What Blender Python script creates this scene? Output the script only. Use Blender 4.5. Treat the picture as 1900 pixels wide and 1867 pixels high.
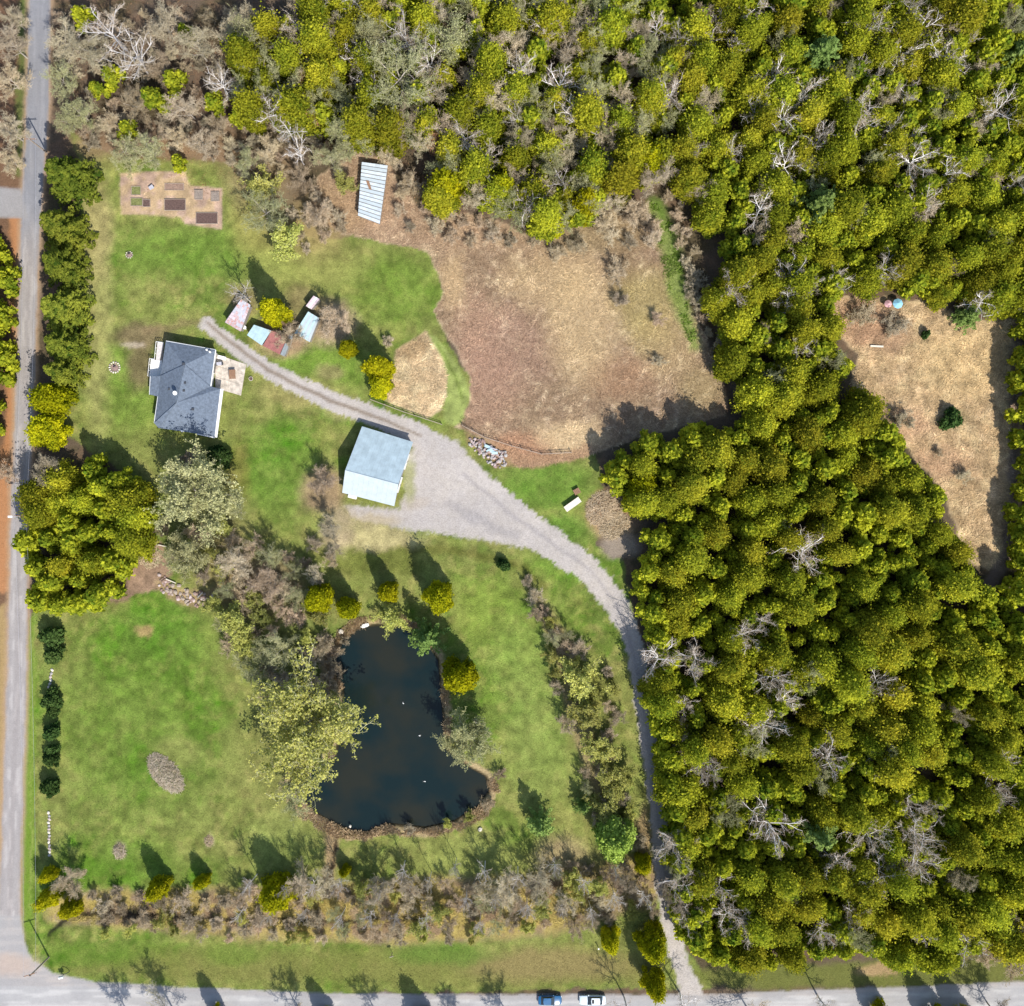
import bpy, bmesh, math, random
import numpy as np
from mathutils import Vector, Matrix
for o in list(bpy.data.objects): bpy.data.objects.remove(o)
C = bpy.context.scene.collection
H = 230.0
def W(px, py, h=0.0):
    k = (1-h/H)/10.0
    return ((px-950)*k, (933.5-py)*k)
# ---------------- camera, sky, sun, exposure ----------------
cam = bpy.data.cameras.new('camera'); co = bpy.data.objects.new('camera', cam); C.objects.link(co)
co.location = (0, 0, H); co.rotation_euler = (0, 0, 0)
cam.sensor_fit = 'HORIZONTAL'; cam.angle = 2*math.atan(95.0/H); cam.clip_start = 1; cam.clip_end = 6000
bpy.context.scene.camera = co
EL = math.radians(50); SD = Vector((0.47, -0.88, 0)).normalized()      # the sun stands to the south-south-east
world = bpy.data.worlds.new('World'); bpy.context.scene.world = world; world.use_nodes = True
nt = world.node_tree; bg = nt.nodes['Background']
sky = nt.nodes.new('ShaderNodeTexSky'); sky.sky_type = 'NISHITA'; sky.sun_disc = False
sky.sun_elevation = EL; sky.sun_rotation = math.atan2(SD.x, SD.y)
nt.links.new(sky.outputs[0], bg.inputs[0]); bg.inputs[1].default_value = 0.15
sl = bpy.data.lights.new('sun', 'SUN'); sl.energy = 4.3; sl.angle = math.radians(0.5); sl.color = (1.0, 0.95, 0.87)
so = bpy.data.objects.new('sun', sl); C.objects.link(so)
sdir = Vector((SD.x*math.cos(EL), SD.y*math.cos(EL), math.sin(EL)))
so.rotation_euler = sdir.to_track_quat('Z', 'Y').to_euler(); so.location = (60, -100, 160)
vs = bpy.context.scene.view_settings
vs.view_transform = 'Standard'; vs.look = 'None'; vs.gamma = 1; vs.exposure = 0.43; vs.use_curve_mapping = False
K = 0.62           # sunlit picture value -> base colour
def lin(c, k=K):
    return tuple(k*((v/255/12.92) if v <= 10 else ((v/255+0.055)/1.055)**2.4) for v in c)
# ---------------- helpers ----------------
def tag(o, label=None, cat=None, group=None, kind=None):
    if label: o['label'] = label
    if cat: o['category'] = cat
    if group: o['group'] = group
    if kind: o['kind'] = kind
    return o
def empty(name, loc, rz=0, label=None, cat=None, group=None):
    o = bpy.data.objects.new(name, None); C.objects.link(o); o.location = loc; o.rotation_euler = (0, 0, rz)
    o.empty_display_size = 0.3
    return tag(o, label, cat, group)
def link(name, me, parent=None):
    o = bpy.data.objects.new(name, me); C.objects.link(o)
    if parent is not None: o.parent = parent
    return o
def np_mesh(name, V, faces, mat=None, tint=None, smooth=False, col=None):
    V = np.asarray(V, np.float32); me = bpy.data.meshes.new(name)
    fl = [np.asarray(f, np.int32) for f in faces if len(f)]
    nl = sum(f.size for f in fl); nf = sum(len(f) for f in fl)
    me.vertices.add(len(V)); me.vertices.foreach_set('co', V.ravel())
    me.loops.add(nl); me.loops.foreach_set('vertex_index', np.concatenate([f.ravel() for f in fl]))
    tot = np.concatenate([np.full(len(f), f.shape[1], np.int32) for f in fl])
    me.polygons.add(nf); me.polygons.foreach_set('loop_start', np.concatenate([[0], np.cumsum(tot)[:-1]]).astype(np.int32))
    me.update(calc_edges=True)
    if tint is not None:
        a = me.attributes.new('tint', 'FLOAT', 'POINT'); a.data.foreach_set('value', np.asarray(tint, np.float32))
    if col is not None:
        a = me.attributes.new('Col', 'FLOAT_COLOR', 'POINT'); a.data.foreach_set('color', np.asarray(col, np.float32).ravel())
    if smooth: me.polygons.foreach_set('use_smooth', np.ones(nf, bool))
    if mat: me.materials.append(mat)
    me.validate(); return me
class MB:
    def __init__(s): s.v = []; s.f = []
    def add(s, vs_, fs):
        n = len(s.v); s.v += [tuple(v) for v in vs_]; s.f += [tuple(i+n for i in f) for f in fs]; return s
    def box(s, c, d, rz=0):
        x, y, z = d[0]/2, d[1]/2, d[2]/2; cs, sn = math.cos(rz), math.sin(rz)
        P = [(a*x, b*y, e*z) for e in (-1, 1) for b in (-1, 1) for a in (-1, 1)]
        P = [(c[0]+p[0]*cs-p[1]*sn, c[1]+p[0]*sn+p[1]*cs, c[2]+p[2]) for p in P]
        return s.add(P, [(0,2,3,1),(4,5,7,6),(0,1,5,4),(2,6,7,3),(0,4,6,2),(1,3,7,5)])
    def slab(s, top, th):      # polygon of 3-D points with thickness downwards
        n = len(top); bot = [(p[0], p[1], p[2]-th) for p in top]
        return s.add(list(top)+bot, [tuple(range(n)), tuple(range(2*n-1, n-1, -1))]+[(i, i+n, (i+1) % n+n, (i+1) % n) for i in range(n)])
    def prism(s, poly, z0, z1):
        return s.slab([(p[0], p[1], z1) for p in poly], z1-z0)
    def tube(s, p0, p1, r0, r1=None, n=8):
        r1 = r0 if r1 is None else r1; p0 = Vector(p0); p1 = Vector(p1); d = (p1-p0).normalized()
        u = d.orthogonal().normalized(); w = d.cross(u); V = []
        for p, r in ((p0, r0), (p1, r1)):
            for i in range(n):
                a = 2*math.pi*i/n; V.append(tuple(p+(u*math.cos(a)+w*math.sin(a))*r))
        return s.add(V, [tuple(range(n-1, -1, -1)), tuple(range(n, 2*n))]+[(i, (i+1) % n, (i+1) % n+n, i+n) for i in range(n)])
    def rock(s, c, r, rng, n=1):
        bm = bmesh.new(); bmesh.ops.create_icosphere(bm, subdivisions=n, radius=1)
        sc = [r[0], r[1], r[2]]; a = rng.uniform(0, 6.28); cs, sn = math.cos(a), math.sin(a); vv = []
        for v in bm.verts:
            k = rng.uniform(0.78, 1.12); x, y, z = v.co.x*sc[0]*k, v.co.y*sc[1]*k, v.co.z*sc[2]*k
            vv.append((c[0]+x*cs-y*sn, c[1]+x*sn+y*cs, c[2]+z))
        fs = [tuple(v.index for v in f.verts) for f in bm.faces]; bm.free(); return s.add(vv, fs)
    def mesh(s, name, mat):
        me = bpy.data.meshes.new(name); me.from_pydata(s.v, [], s.f)
        bm = bmesh.new(); bm.from_mesh(me); bmesh.ops.recalc_face_normals(bm, faces=bm.faces); bm.to_mesh(me); bm.free()
        me.materials.append(mat); return me
    def build(s, name, mat, parent=None): return link(name, s.mesh(name, mat), parent)
# ---------------- materials ----------------
def mat_base(name):
    m = bpy.data.materials.new(name); m.use_nodes = True; n = m.node_tree; b = n.nodes['Principled BSDF']
    return m, n, b
def mat(name, col, rough=0.8, metal=0.0, var=0.15, scale=3.0, spec=0.3, col2=None, bump=0.0, coat=0):
    m, n, b = mat_base(name)
    b.inputs['Roughness'].default_value = rough; b.inputs['Metallic'].default_value = metal
    b.inputs['Specular IOR Level'].default_value = spec
    if coat: b.inputs['Coat Weight'].default_value = coat
    tc = n.nodes.new('ShaderNodeTexCoord'); no = n.nodes.new('ShaderNodeTexNoise')
    no.inputs['Scale'].default_value = scale; no.inputs['Detail'].default_value = 6; no.inputs['Roughness'].default_value = 0.65
    n.links.new(tc.outputs['Object'], no.inputs['Vector'])
    mx = n.nodes.new('ShaderNodeMix'); mx.data_type = 'RGBA'
    mr = n.nodes.new('ShaderNodeMapRange'); mr.inputs[1].default_value = 0.33; mr.inputs[2].default_value = 0.67
    n.links.new(no.outputs['Fac'], mr.inputs[0]); n.links.new(mr.outputs[0], mx.inputs[0])
    c2 = col2 or tuple(min(1, v*(1+var)) for v in col); c1 = col if col2 else tuple(v*(1-var) for v in col)
    mx.inputs[6].default_value = (*c1, 1); mx.inputs[7].default_value = (*c2, 1)
    n.links.new(mx.outputs[2], b.inputs['Base Color'])
    if bump:
        bp = n.nodes.new('ShaderNodeBump'); bp.inputs['Strength'].default_value = bump; bp.inputs['Distance'].default_value = 0.05
        n.links.new(no.outputs['Fac'], bp.inputs['Height']); n.links.new(bp.outputs[0], b.inputs['Normal'])
    return m
def foliage(name, dark, light, hue=0.03, transl=0.18, clump=0.45):
    m = bpy.data.materials.new(name); m.use_nodes = True; n = m.node_tree; n.nodes.remove(n.nodes['Principled BSDF'])
    out = n.nodes['Material Output']; at = n.nodes.new('ShaderNodeAttribute'); at.attribute_name = 'tint'
    oi = n.nodes.new('ShaderNodeObjectInfo'); tc = n.nodes.new('ShaderNodeTexCoord')
    no = n.nodes.new('ShaderNodeTexNoise'); no.noise_dimensions = '4D'; no.inputs['Scale'].default_value = clump; no.inputs['Detail'].default_value = 3
    n.links.new(tc.outputs['Object'], no.inputs['Vector'])
    wm = n.nodes.new('ShaderNodeMath'); wm.operation = 'MULTIPLY'; wm.inputs[1].default_value = 40
    n.links.new(oi.outputs['Random'], wm.inputs[0]); n.links.new(wm.outputs[0], no.inputs['W'])
    a1 = n.nodes.new('ShaderNodeMath'); a1.operation = 'MULTIPLY_ADD'; a1.inputs[1].default_value = 1.7; a1.inputs[2].default_value = -0.85
    n.links.new(no.outputs['Fac'], a1.inputs[0])
    a2 = n.nodes.new('ShaderNodeMath'); a2.operation = 'ADD'; a2.use_clamp = True
    n.links.new(a1.outputs[0], a2.inputs[0]); n.links.new(at.outputs['Fac'], a2.inputs[1])
    mx = n.nodes.new('ShaderNodeMix'); mx.data_type = 'RGBA'; n.links.new(a2.outputs[0], mx.inputs[0])
    mx.inputs[6].default_value = (*dark, 1); mx.inputs[7].default_value = (*light, 1)
    hs = n.nodes.new('ShaderNodeHueSaturation')
    h1 = n.nodes.new('ShaderNodeMapRange'); h1.inputs[3].default_value = 0.5-hue*0.2; h1.inputs[4].default_value = 0.5+hue*1.4
    n.links.new(oi.outputs['Random'], h1.inputs[0]); n.links.new(h1.outputs[0], hs.inputs['Hue'])
    f1 = n.nodes.new('ShaderNodeMath'); f1.operation = 'MULTIPLY'; f1.inputs[1].default_value = 17.3
    f2 = n.nodes.new('ShaderNodeMath'); f2.operation = 'FRACT'; n.links.new(oi.outputs['Random'], f1.inputs[0]); n.links.new(f1.outputs[0], f2.inputs[0])
    v1 = n.nodes.new('ShaderNodeMapRange'); v1.inputs[3].default_value = 0.66; v1.inputs[4].default_value = 1.25
    n.links.new(f2.outputs[0], v1.inputs[0]); n.links.new(v1.outputs[0], hs.inputs['Value'])
    n.links.new(mx.outputs[2], hs.inputs['Color'])
    d = n.nodes.new('ShaderNodeBsdfDiffuse'); t = n.nodes.new('ShaderNodeBsdfTranslucent'); ms = n.nodes.new('ShaderNodeMixShader')
    ms.inputs[0].default_value = transl
    for s in (d, t): n.links.new(hs.outputs[0], s.inputs['Color'])
    n.links.new(d.outputs[0], ms.inputs[1]); n.links.new(t.outputs[0], ms.inputs[2]); n.links.new(ms.outputs[0], out.inputs['Surface'])
    return m
M = {}
M['cedar'] = foliage('cedar_foliage', (0.135, 0.182, 0.016), (0.575, 0.510, 0.040), 0.018, 0.42)
M['yard_cedar'] = foliage('yard_cedar_foliage', (0.16, 0.19, 0.008), (0.60, 0.54, 0.014), 0.008, 0.34)
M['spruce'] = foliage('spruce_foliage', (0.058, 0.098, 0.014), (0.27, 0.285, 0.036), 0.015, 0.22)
M['pine'] = foliage('pine_foliage', (0.10, 0.165, 0.035), (0.31, 0.41, 0.11), 0.015, 0.25)
M['shrubgreen'] = foliage('shrub_foliage', (0.025, 0.055, 0.015), (0.10, 0.15, 0.04), 0.02)
M['bright'] = foliage('maple_foliage', (0.15, 0.23, 0.03), (0.36, 0.46, 0.09), 0.01)
M['bud'] = foliage('bud_foliage', (0.36, 0.37, 0.09), (0.62, 0.58, 0.17), 0.015, 0.32)
M['budpale'] = foliage('pale_bud_foliage', (0.31, 0.31, 0.14), (0.54, 0.51, 0.27), 0.015, 0.3)
M['birch'] = foliage('birch_bark', (0.66, 0.62, 0.60), (0.86, 0.83, 0.82), 0.0, 0.0)
M['twigwhite'] = foliage('birch_twigs', (0.40, 0.31, 0.23), (0.64, 0.54, 0.43), 0.01, 0.0)
M['grey'] = foliage('grey_bark', (0.30, 0.26, 0.22), (0.52, 0.46, 0.40), 0.01, 0.0)
M['twiggrey'] = foliage('grey_twigs', (0.40, 0.32, 0.215), (0.68, 0.57, 0.42), 0.015, 0.0)
M['olive'] = foliage('olive_twigs', (0.34, 0.33, 0.18), (0.58, 0.55, 0.33), 0.015, 0.0)
M['twigbrown'] = foliage('brown_twigs', (0.42, 0.31, 0.205), (0.68, 0.54, 0.39), 0.015, 0.0)
M['bark'] = mat('bark', (0.14, 0.11, 0.08), 0.9, var=0.3, scale=6)
M['dry'] = foliage('dry_grass', (0.46, 0.33, 0.21), (0.72, 0.56, 0.36), 0.01, 0.35, 0.15)
M['weed'] = foliage('weed_leaves', (0.16, 0.27, 0.03), (0.40, 0.52, 0.10), 0.01, 0.2)
M['dead'] = foliage('dead_leaves', (0.22, 0.11, 0.06), (0.42, 0.25, 0.15), 0.01, 0.1)
# ---------------- ground painting (zones of grass, gravel, dead grass) ----------------
def lattice(seed, n=256): return np.random.RandomState(seed).rand(n, n).astype(np.float32)
_L = {}
def vn(x, y, s, seed=0):
    if seed not in _L: _L[seed] = lattice(seed)
    L = _L[seed]; X = x/s+100.37; Y = y/s+57.11; xi = np.floor(X).astype(int); yi = np.floor(Y).astype(int)
    fx = X-xi; fy = Y-yi; fx = fx*fx*(3-2*fx); fy = fy*fy*(3-2*fy); g = lambda a, b: L[a % 256, b % 256]
    return (g(xi, yi)*(1-fx)+g(xi+1, yi)*fx)*(1-fy)+(g(xi, yi+1)*(1-fx)+g(xi+1, yi+1)*fx)*fy
def fbm(x, y, s, seed=0, o=4):
    r = 0; a = 1; t = 0
    for i in range(o): r = r+a*vn(x, y, s/2**i, seed+i*7); t += a; a *= 0.55
    return r/t
def sdpoly(x, y, P):       # negative inside
    P = np.asarray(P, float); d = np.full(x.shape, 1e9); ins = np.zeros(x.shape, bool)
    for i in range(len(P)):
        ax, ay = P[i]; bx, by = P[(i+1) % len(P)]; ex, ey = bx-ax, by-ay
        t = np.clip(((x-ax)*ex+(y-ay)*ey)/(ex*ex+ey*ey+1e-9), 0, 1)
        d = np.minimum(d, (x-ax-t*ex)**2+(y-ay-t*ey)**2)
        c = ((ay > y) != (by > y)) & (x < (bx-ax)*(y-ay)/((by-ay) if by != ay else 1e-9)+ax); ins ^= c
    d = np.sqrt(d); return np.where(ins, -d, d)
def sdline(x, y, P):       # returns distance minus width(interpolated); points (x,y,width)
    best = np.full(x.shape, 1e9)
    for (ax, ay, aw), (bx, by, bw) in zip(P[:-1], P[1:]):
        ex, ey = bx-ax, by-ay; t = np.clip(((x-ax)*ex+(y-ay)*ey)/(ex*ex+ey*ey+1e-9), 0, 1)
        best = np.minimum(best, np.hypot(x-ax-t*ex, y-ay-t*ey)-(aw+(bw-aw)*t)/2)
    return best
def sst(d, soft): t = np.clip(0.5-d/(2*soft), 0, 1); return t*t*(3-2*t)
POND = [(640,1182),(665,1162),(700,1158),(745,1158),(785,1180),(815,1225),(822,1300),(830,1390),(868,1420),(903,1440),(910,1468),(888,1500),(845,1527),(790,1540),(720,1533),(680,1548),(645,1545),(610,1527),(580,1508),(556,1480),(534,1455),(545,1428),(585,1420),(620,1400),(632,1340),(634,1275),(612,1245),(612,1210)]
DRIVE = [(378,600,22),(420,632,26),(500,688,31),(600,738,35),(700,775,37),(790,815,46),(850,870,64),(930,945,66),(1020,1008,54),(1090,1055,48),(1140,1115,44),(1172,1180,33),(1188,1260,31),(1203,1370,31),(1222,1500,32),(1232,1640,32),(1246,1720,34),(1262,1790,30),(1290,1860,44)]
APRON = [(752,850),(800,800),(850,820),(900,900),(985,975),(1000,1020),(905,1003),(800,988),(730,978),(655,962),(640,938),(740,945),(752,905)]
LANE = [(73,-60,40),(73,20,40),(70,200,38),(62,330,36),(55,450,34),(50,600,34),(45,750,34),(38,900,32),(34,1050,32),(33,1150,33),(30,1300,36),(25,1450,36),(20,1600,36),(17,1700,40),(10,1800,60)]
ROADP = [(-300,1821),(150,1822),(400,1835),(600,1843),(950,1846),(1300,1846),(1500,1838),(1900,1822),(2200,1812),(2200,1900),(-300,1900)]
CORNER = [(-60,1700),(38,1700),(44,1745),(62,1782),(100,1806),(170,1822),(170,1840),(-60,1840)]
YARD = [(130,250),(190,280),(222,300),(300,295),(420,300),(440,330),(500,420),(600,450),(700,440),(790,465),(815,505),(820,545),(830,640),(872,700),(880,760),(920,850),(1000,860),(1100,838),(1125,940),(1100,1010),(1150,1040),(1190,1200),(1215,1400),(1230,1600),(1250,1720),(1320,1830),(60,1850),(40,1740),(50,1500),(55,1140),(190,1130),(260,1000),(270,900),(120,800),(130,620),(150,400),(145,300)]
MEADOW = [(790,465),(815,510),(821,545),(805,580),(845,640),(873,700),(870,750),(845,790),(900,815),(960,868),(1000,865),(1105,842),(1200,806),(1345,770),(1348,740),(1305,620),(1262,540),(1240,440),(1210,375),(1120,395),(1000,450),(900,400),(780,390),(730,330),(725,290),(640,290),(590,330),(570,400),(640,435),(700,445)]
ISLE = [(735,650),(790,615),(812,650),(828,685),(829,735),(818,762),(792,776),(745,757),(715,745),(730,690)]
CLEAR = [(1535,552),(1640,556),(1740,566),(1780,590),(1830,598),(1895,590),(1895,1060),(1800,1045),(1785,1000),(1745,900),(1640,785),(1575,722),(1592,662),(1550,610)]
GARDEN = [(222,322),(300,318),(345,318),(352,345),(412,350),(412,426),(345,416),(333,402),(225,397)]
def paint(px, py):
    """base colour and fine-texture weight for ground points given in map units (tenths of a metre)"""
    n1 = fbm(px, py, 60, 1); n2 = fbm(px, py, 18, 3); n3 = vn(px, py, 6, 5); n4 = vn(px, py, 4, 8)
    wx = (fbm(px, py, 30, 11)-0.5)*18+(n3-0.5)*5; wy = (fbm(px, py, 30, 15)-0.5)*18+(n4-0.5)*5
    X, Y = px+wx, py+wy; sx = px+wx*0.3; sy = py+wy*0.3
    col = np.zeros(px.shape+(4,), np.float32)
    col[..., :3] = lin((118, 102, 86)); col[..., 3] = 0.55
    def mix(m, c, tex=None, k=K):
        m = np.clip(m, 0, 1)[..., None]; c = np.asarray(lin(c, k)); col[..., :3] = col[..., :3]*(1-m)+c*m
        if tex is not None: col[..., 3] = col[..., 3]*(1-m[..., 0])+tex*m[..., 0]
    mix(sst(0.5-n1, 0.12)*0.7, (92, 84, 58)); mix(sst(n2-0.42, 0.1)*0.5, (140, 112, 90))
    # lawn
    g = sst(sdpoly(X, Y, YARD), 5)
    mix(g, (106, 150, 36), 0.7)
    mix(g*sst(0.53-n1, 0.12)*0.6, (90, 138, 32)); mix(g*sst(n2-0.47, 0.12)*0.45, (148, 160, 78)); mix(g*sst(n3-0.35, 0.15)*0.45, (132, 148, 64)); mix(g*sst(vn(px, py, 11, 77)-0.42, 0.12)*0.55, (76, 118, 26)); mix(g*sst(0.36-vn(px, py, 8, 78), 0.1)*0.5, (156, 166, 84)); mix(g*sst(0.30-vn(px, py, 14, 80), 0.08)*0.5, (150, 152, 80)); mix(g*sst(fbm(px, py, 34, 79)-0.53, 0.07)*0.6, (160, 158, 92)); mix(g*sst(sdpoly(px, py, [(800,1060),(980,1080),(1090,1400),(1080,1600),(900,1640),(900,1250)]), 30)*.35, (158, 172, 84)); mix(g*sst(0.42-n2, 0.1)*0.5, (84, 126, 36))
    mix(g*sst(0.38-fbm(px, py, 110, 31), 0.08)*0.4, (172, 166, 100))
    def blob(cx, cy, rx, ry, c, a=1.0, soft=0.35, tex=None, ang=0, mask=None):
        ca, sa = math.cos(ang), math.sin(ang); dx, dy = X-cx, Y-cy
        u, v = (dx*ca+dy*sa)/rx, (-dx*sa+dy*ca)/ry; m = sst(np.hypot(u, v)-1, soft)*a
        if mask is not None: m = m*mask
        mix(m, c, tex)
    def line(P, c, a=1.0, soft=4, tex=None, crisp=False, mask=None):
        d = sdline(sx if crisp else X, sy if crisp else Y, P); m = sst(d, soft)*a
        if mask is not None: m = m*mask
        mix(m, c, tex); return m
    # richer lawns and worn parts of the yard
    for b in [(260,1330,150,190,(88,140,28),.45),(300,1170,90,50,(84,142,30),.4),(520,870,70,90,(86,144,32),.5),(360,470,170,50,(98,150,38),.5),(740,540,80,70,(104,148,40),.5),(1010,900,90,45,(98,150,44),.6),(1040,985,50,25,(88,146,36),.6),(240,700,80,90,(108,154,44),.5),(1060,1050,80,30,(92,142,32),.5),(230,1620,120,60,(86,140,26),.5),(600,680,90,50,(110,158,46),.6)]: blob(*b[:4], b[4], b[5], 0.5, mask=g)
    for b in [(330,1400,50,30,(170,165,100),.5),(560,730,80,30,(182,170,108),.7),(640,760,40,22,(186,176,120),.7),(520,1560,60,60,(150,166,86),.6),(1000,1330,70,140,(142,166,80),.5),(880,1600,90,40,(160,168,90),.8),(560,490,100,50,(166,168,92),.6),(180,600,28,200,(182,176,112),.7),(180,420,30,90,(190,176,120),.7),(700,1040,100,30,(118,124,58),.7),(900,1130,60,60,(148,168,72),.5),(960,1210,60,70,(152,172,84),.5),(440,880,22,60,(150,120,70),.35)]: blob(*b[:4], b[4], b[5], 0.5, mask=g)
    line([(700,1015,14),(850,1022,16),(960,1048,16),(1010,1090,14)], (110,108,52), .6, 6)
    blob(265,625,52,26,(142,122,94),.85,.5); blob(262,680,26,42,(140,120,92),.8,.5); line([(270,615,14),(340,597,14),(390,600,10)], (150,130,96), .55, 6)
    blob(250,640,20,7,(205,190,170),.6,.4); blob(270,1172,15,12,(190,158,112),.8,.5); blob(222,1578,14,15,(180,160,138),.7,.4); blob(388,1560,10,11,(205,190,150),.7,.5)
    blob(470,420,40,60,(178,168,98),.7,.6); blob(575,425,70,50,(186,166,112),.8,.6); blob(480,330,60,50,(170,150,112),.8,.6)
    blob(300,275,60,18,(150,120,90),.6,.5); line([(160,270,50),(260,270,40),(420,270,60)], (168,140,108), .75, 14)
    # brush bank and bare patches west of the pond
    m = sst(sdpoly(X, Y, [(195,1125),(225,1060),(255,1000),(300,1005),(322,1060),(300,1092),(235,1108)]), 5); mix(m, (168,140,116), 0.6)
    line([(300,1080,20),(340,1110,30),(400,1110,30),(440,1080,30)], (196,170,128), .9, 6, 0.7)
    blob(380,960,70,60,(150,140,98),.6,.5); blob(490,1090,70,60,(182,158,130),.8,.5); blob(520,1170,90,80,(150,152,92),.6,.5)
    blob(420,1060,60,70,(160,140,100),.6,.5); blob(600,910,42,45,(176,148,118),.85,.4); blob(690,1000,90,22,(208,194,140),.9,.4); blob(625,985,30,40,(190,170,140),.7,.5)
    blob(560,1400,110,140,(150,146,86),.55,.5)
    # dirt yard strips round the sheds
    blob(530,625,50,36,(190,158,130),.9,.4); blob(615,600,45,42,(186,160,134),.85,.4); blob(450,560,30,30,(160,135,105),.6,.5); blob(610,690,26,14,(180,150,120),.5,.5); blob(565,560,40,30,(150,130,96),.6,.5)
    # meadow
    me = sst(sdpoly(X*0.6+px*0.4, Y*0.6+py*0.4, MEADOW), 3); mix(me, (240, 216, 182), 0.8)
    mix(me*sst(n2-0.46, 0.1)*0.45, (194, 162, 134)); mix(me*sst(0.48-n2, 0.1)*0.75, (250, 224, 180)); mix(me*sst(0.42-n3, 0.2)*0.35, (160, 130, 106)); mix(me*sst(vn(px*.6+py*.8, px*.25-py*.2, 5, 83)-.6, .1)*.4, (238, 216, 176)); mix(me*sst(fbm(px, py, 22, 87)-.56, .04)*.45, (150, 124, 104)); mix(me*sst(vn(px, py, 8, 89)-.68, .08)*.6, (146, 120, 92)); mix(me*sst(vn(px*.8+py*.6, (py*.8-px*.6)*.3, 6, 90)-.66, .08)*.5, (156, 130, 104))
    for b in [(935,650,88,80,(184,148,128),.5),(880,600,40,60,(190,152,126),.4),(900,720,60,80,(190,152,128),.5),(1150,700,60,40,(180,140,108),.5),(860,430,160,34,(190,160,130),.5),(690,380,70,60,(194,162,132),.6),(620,400,50,60,(188,158,120),.6),(1100,430,110,40,(168,148,112),.7),(1150,520,28,60,(146,124,92),.6),(1200,560,60,60,(188,172,112),.6),(1210,620,50,40,(196,176,116),.5),(1080,600,60,110,(228,200,152),.55),(970,830,60,30,(196,150,118),.7),(1060,810,60,30,(236,208,162),.7),(840,520,24,50,(222,192,146),.6),(1020,520,80,50,(216,188,142),.5),(1250,640,50,60,(190,166,122),.5),(1300,720,40,40,(180,160,112),.5)]: blob(*b[:4], b[4], b[5], 0.5, mask=me)
    m = sst(sdpoly(X, Y, [(860,800),(950,835),(1000,848),(1095,822),(1105,842),(1000,872),(930,868),(870,830)]), 4); mix(m*.7, (184,148,116), 0.6)
    line([(1215,380,30),(1240,450,36),(1262,560,34),(1290,640,16)], (122,156,60), .7, 11, 0.7)
    line([(800,640,34),(835,690,40),(850,730,42),(842,770,36)], (164,176,100), 1, 3, 0.5, crisp=True); line([(812,640,5),(846,700,5),(856,740,5)], (120,140,60), .7, 3, crisp=True)
    mi = sst(sdpoly(sx, sy, ISLE), 3); mix(mi, (230, 208, 166), 0.7); mix(mi*sst(0.45-n2, .1)*.4, (196,160,122)); blob(765,640,34,22,(196,166,124),.8,.5,mask=mi)
    # clearing
    mc = sst(sdpoly(X, Y, CLEAR), 4); mix(mc, (250, 226, 182), 0.75); mix(mc*sst(vn(px, py, 8, 89)-.7, .08)*.5, (160, 136, 100)); mix(mc*sst(fbm(px, py, 22, 88)-.56, .04)*.5, (176, 158, 116)); mix(mc*sst(n2-0.50, .1)*.6, (234,204,156)); mix(mc*sst(0.44-n2, .1)*.5, (196,160,120))
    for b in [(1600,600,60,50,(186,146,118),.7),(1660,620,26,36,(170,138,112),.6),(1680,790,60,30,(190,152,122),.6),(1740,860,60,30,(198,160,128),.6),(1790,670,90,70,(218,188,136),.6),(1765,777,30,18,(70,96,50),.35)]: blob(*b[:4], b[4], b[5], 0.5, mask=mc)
    line([(1888,600,22),(1884,800,20),(1880,900,18),(1866,1040,24),(1830,1090,26)], (150,130,118), .8, 5, 0.3)  # tree shade along the clearing's right edge, painted as a greyer strip
    # garden plot
    mg = sst(sdpoly(sx, sy, GARDEN), 2.5); mix(mg, (208, 178, 156), 0.45); mix(mg*sst(n2-0.5, .1)*.5, (206,180,124))
    f12 = 1+0.95*(fbm(px, py, 14, 101, 3)-.5); col[..., :3] *= (1+(f12-1)*np.clip(g+mc, 0, 1)+me*0.10+mc*.06+mi*.06)[..., None]
    # pond rim, lower thicket, verge
    dp = sdpoly(sx, sy, POND)
    mix(sst(np.abs(dp-3)-7-(n2-0.5)*26, 5)*0.85, (208, 182, 142), 0.7); mix(sst(dp, 3), (56, 52, 38), 0.5)
    line([(615,1545,26),(612,1640,22)], (190,158,124), .8, 5); line([(622,1545,6),(618,1640,6)], (70,56,44), .9, 2)
    mt = line([(110,1690,40),(180,1680,60),(300,1690,70),(500,1695,90),(750,1690,110),(1000,1680,110),(1180,1640,90)], (190,164,132), .9, 14, 0.7)
    mix(mt*sst(0.46-n2, .1)*.7, (150,124,96)); mix(mt*sst(fbm(px,py,24,44)-0.55, .06)*.7, (202,184,92))
    line([(90,1730,10),(130,1695,8),(200,1690,8),(250,1700,9),(340,1702,9),(440,1706,8),(800,1708,6)], (40,38,36), .85, 3)
    line([(1290,1812,20),(1420,1815,44),(1600,1808,50),(1900,1800,50)], (124, 130, 64), .85, 8, .6); blob(1630,1800,40,12,(206,170,130),.7,.4)
    line([(120,1800,10),(300,1790,60),(700,1795,60),(1000,1800,70),(1200,1790,60)], (138,138,74), .7, 16); blob(1020,1790,150,30,(164,144,98),.7,.5)
    blob(820,1770,90,22,(98,140,50),.6,.5); blob(180,1770,80,24,(104,140,46),.6,.5); blob(430,1770,60,20,(110,145,50),.5,.5)
    line([(980,1080,10),(1010,1140,18),(1050,1215,30),(1060,1300,30),(1120,1460,40)], (180,158,118), .75, 7, 0.7)
    line([(985,1090,6),(1015,1150,7),(1045,1210,8)], (84,70,52), .7, 3)
    blob(1128,950,38,36,(186,142,112),1,.35,0.7); blob(1135,975,36,26,(206,176,136),.8,.4); blob(1150,1010,34,26,(176,162,146),.8,.4)
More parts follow.
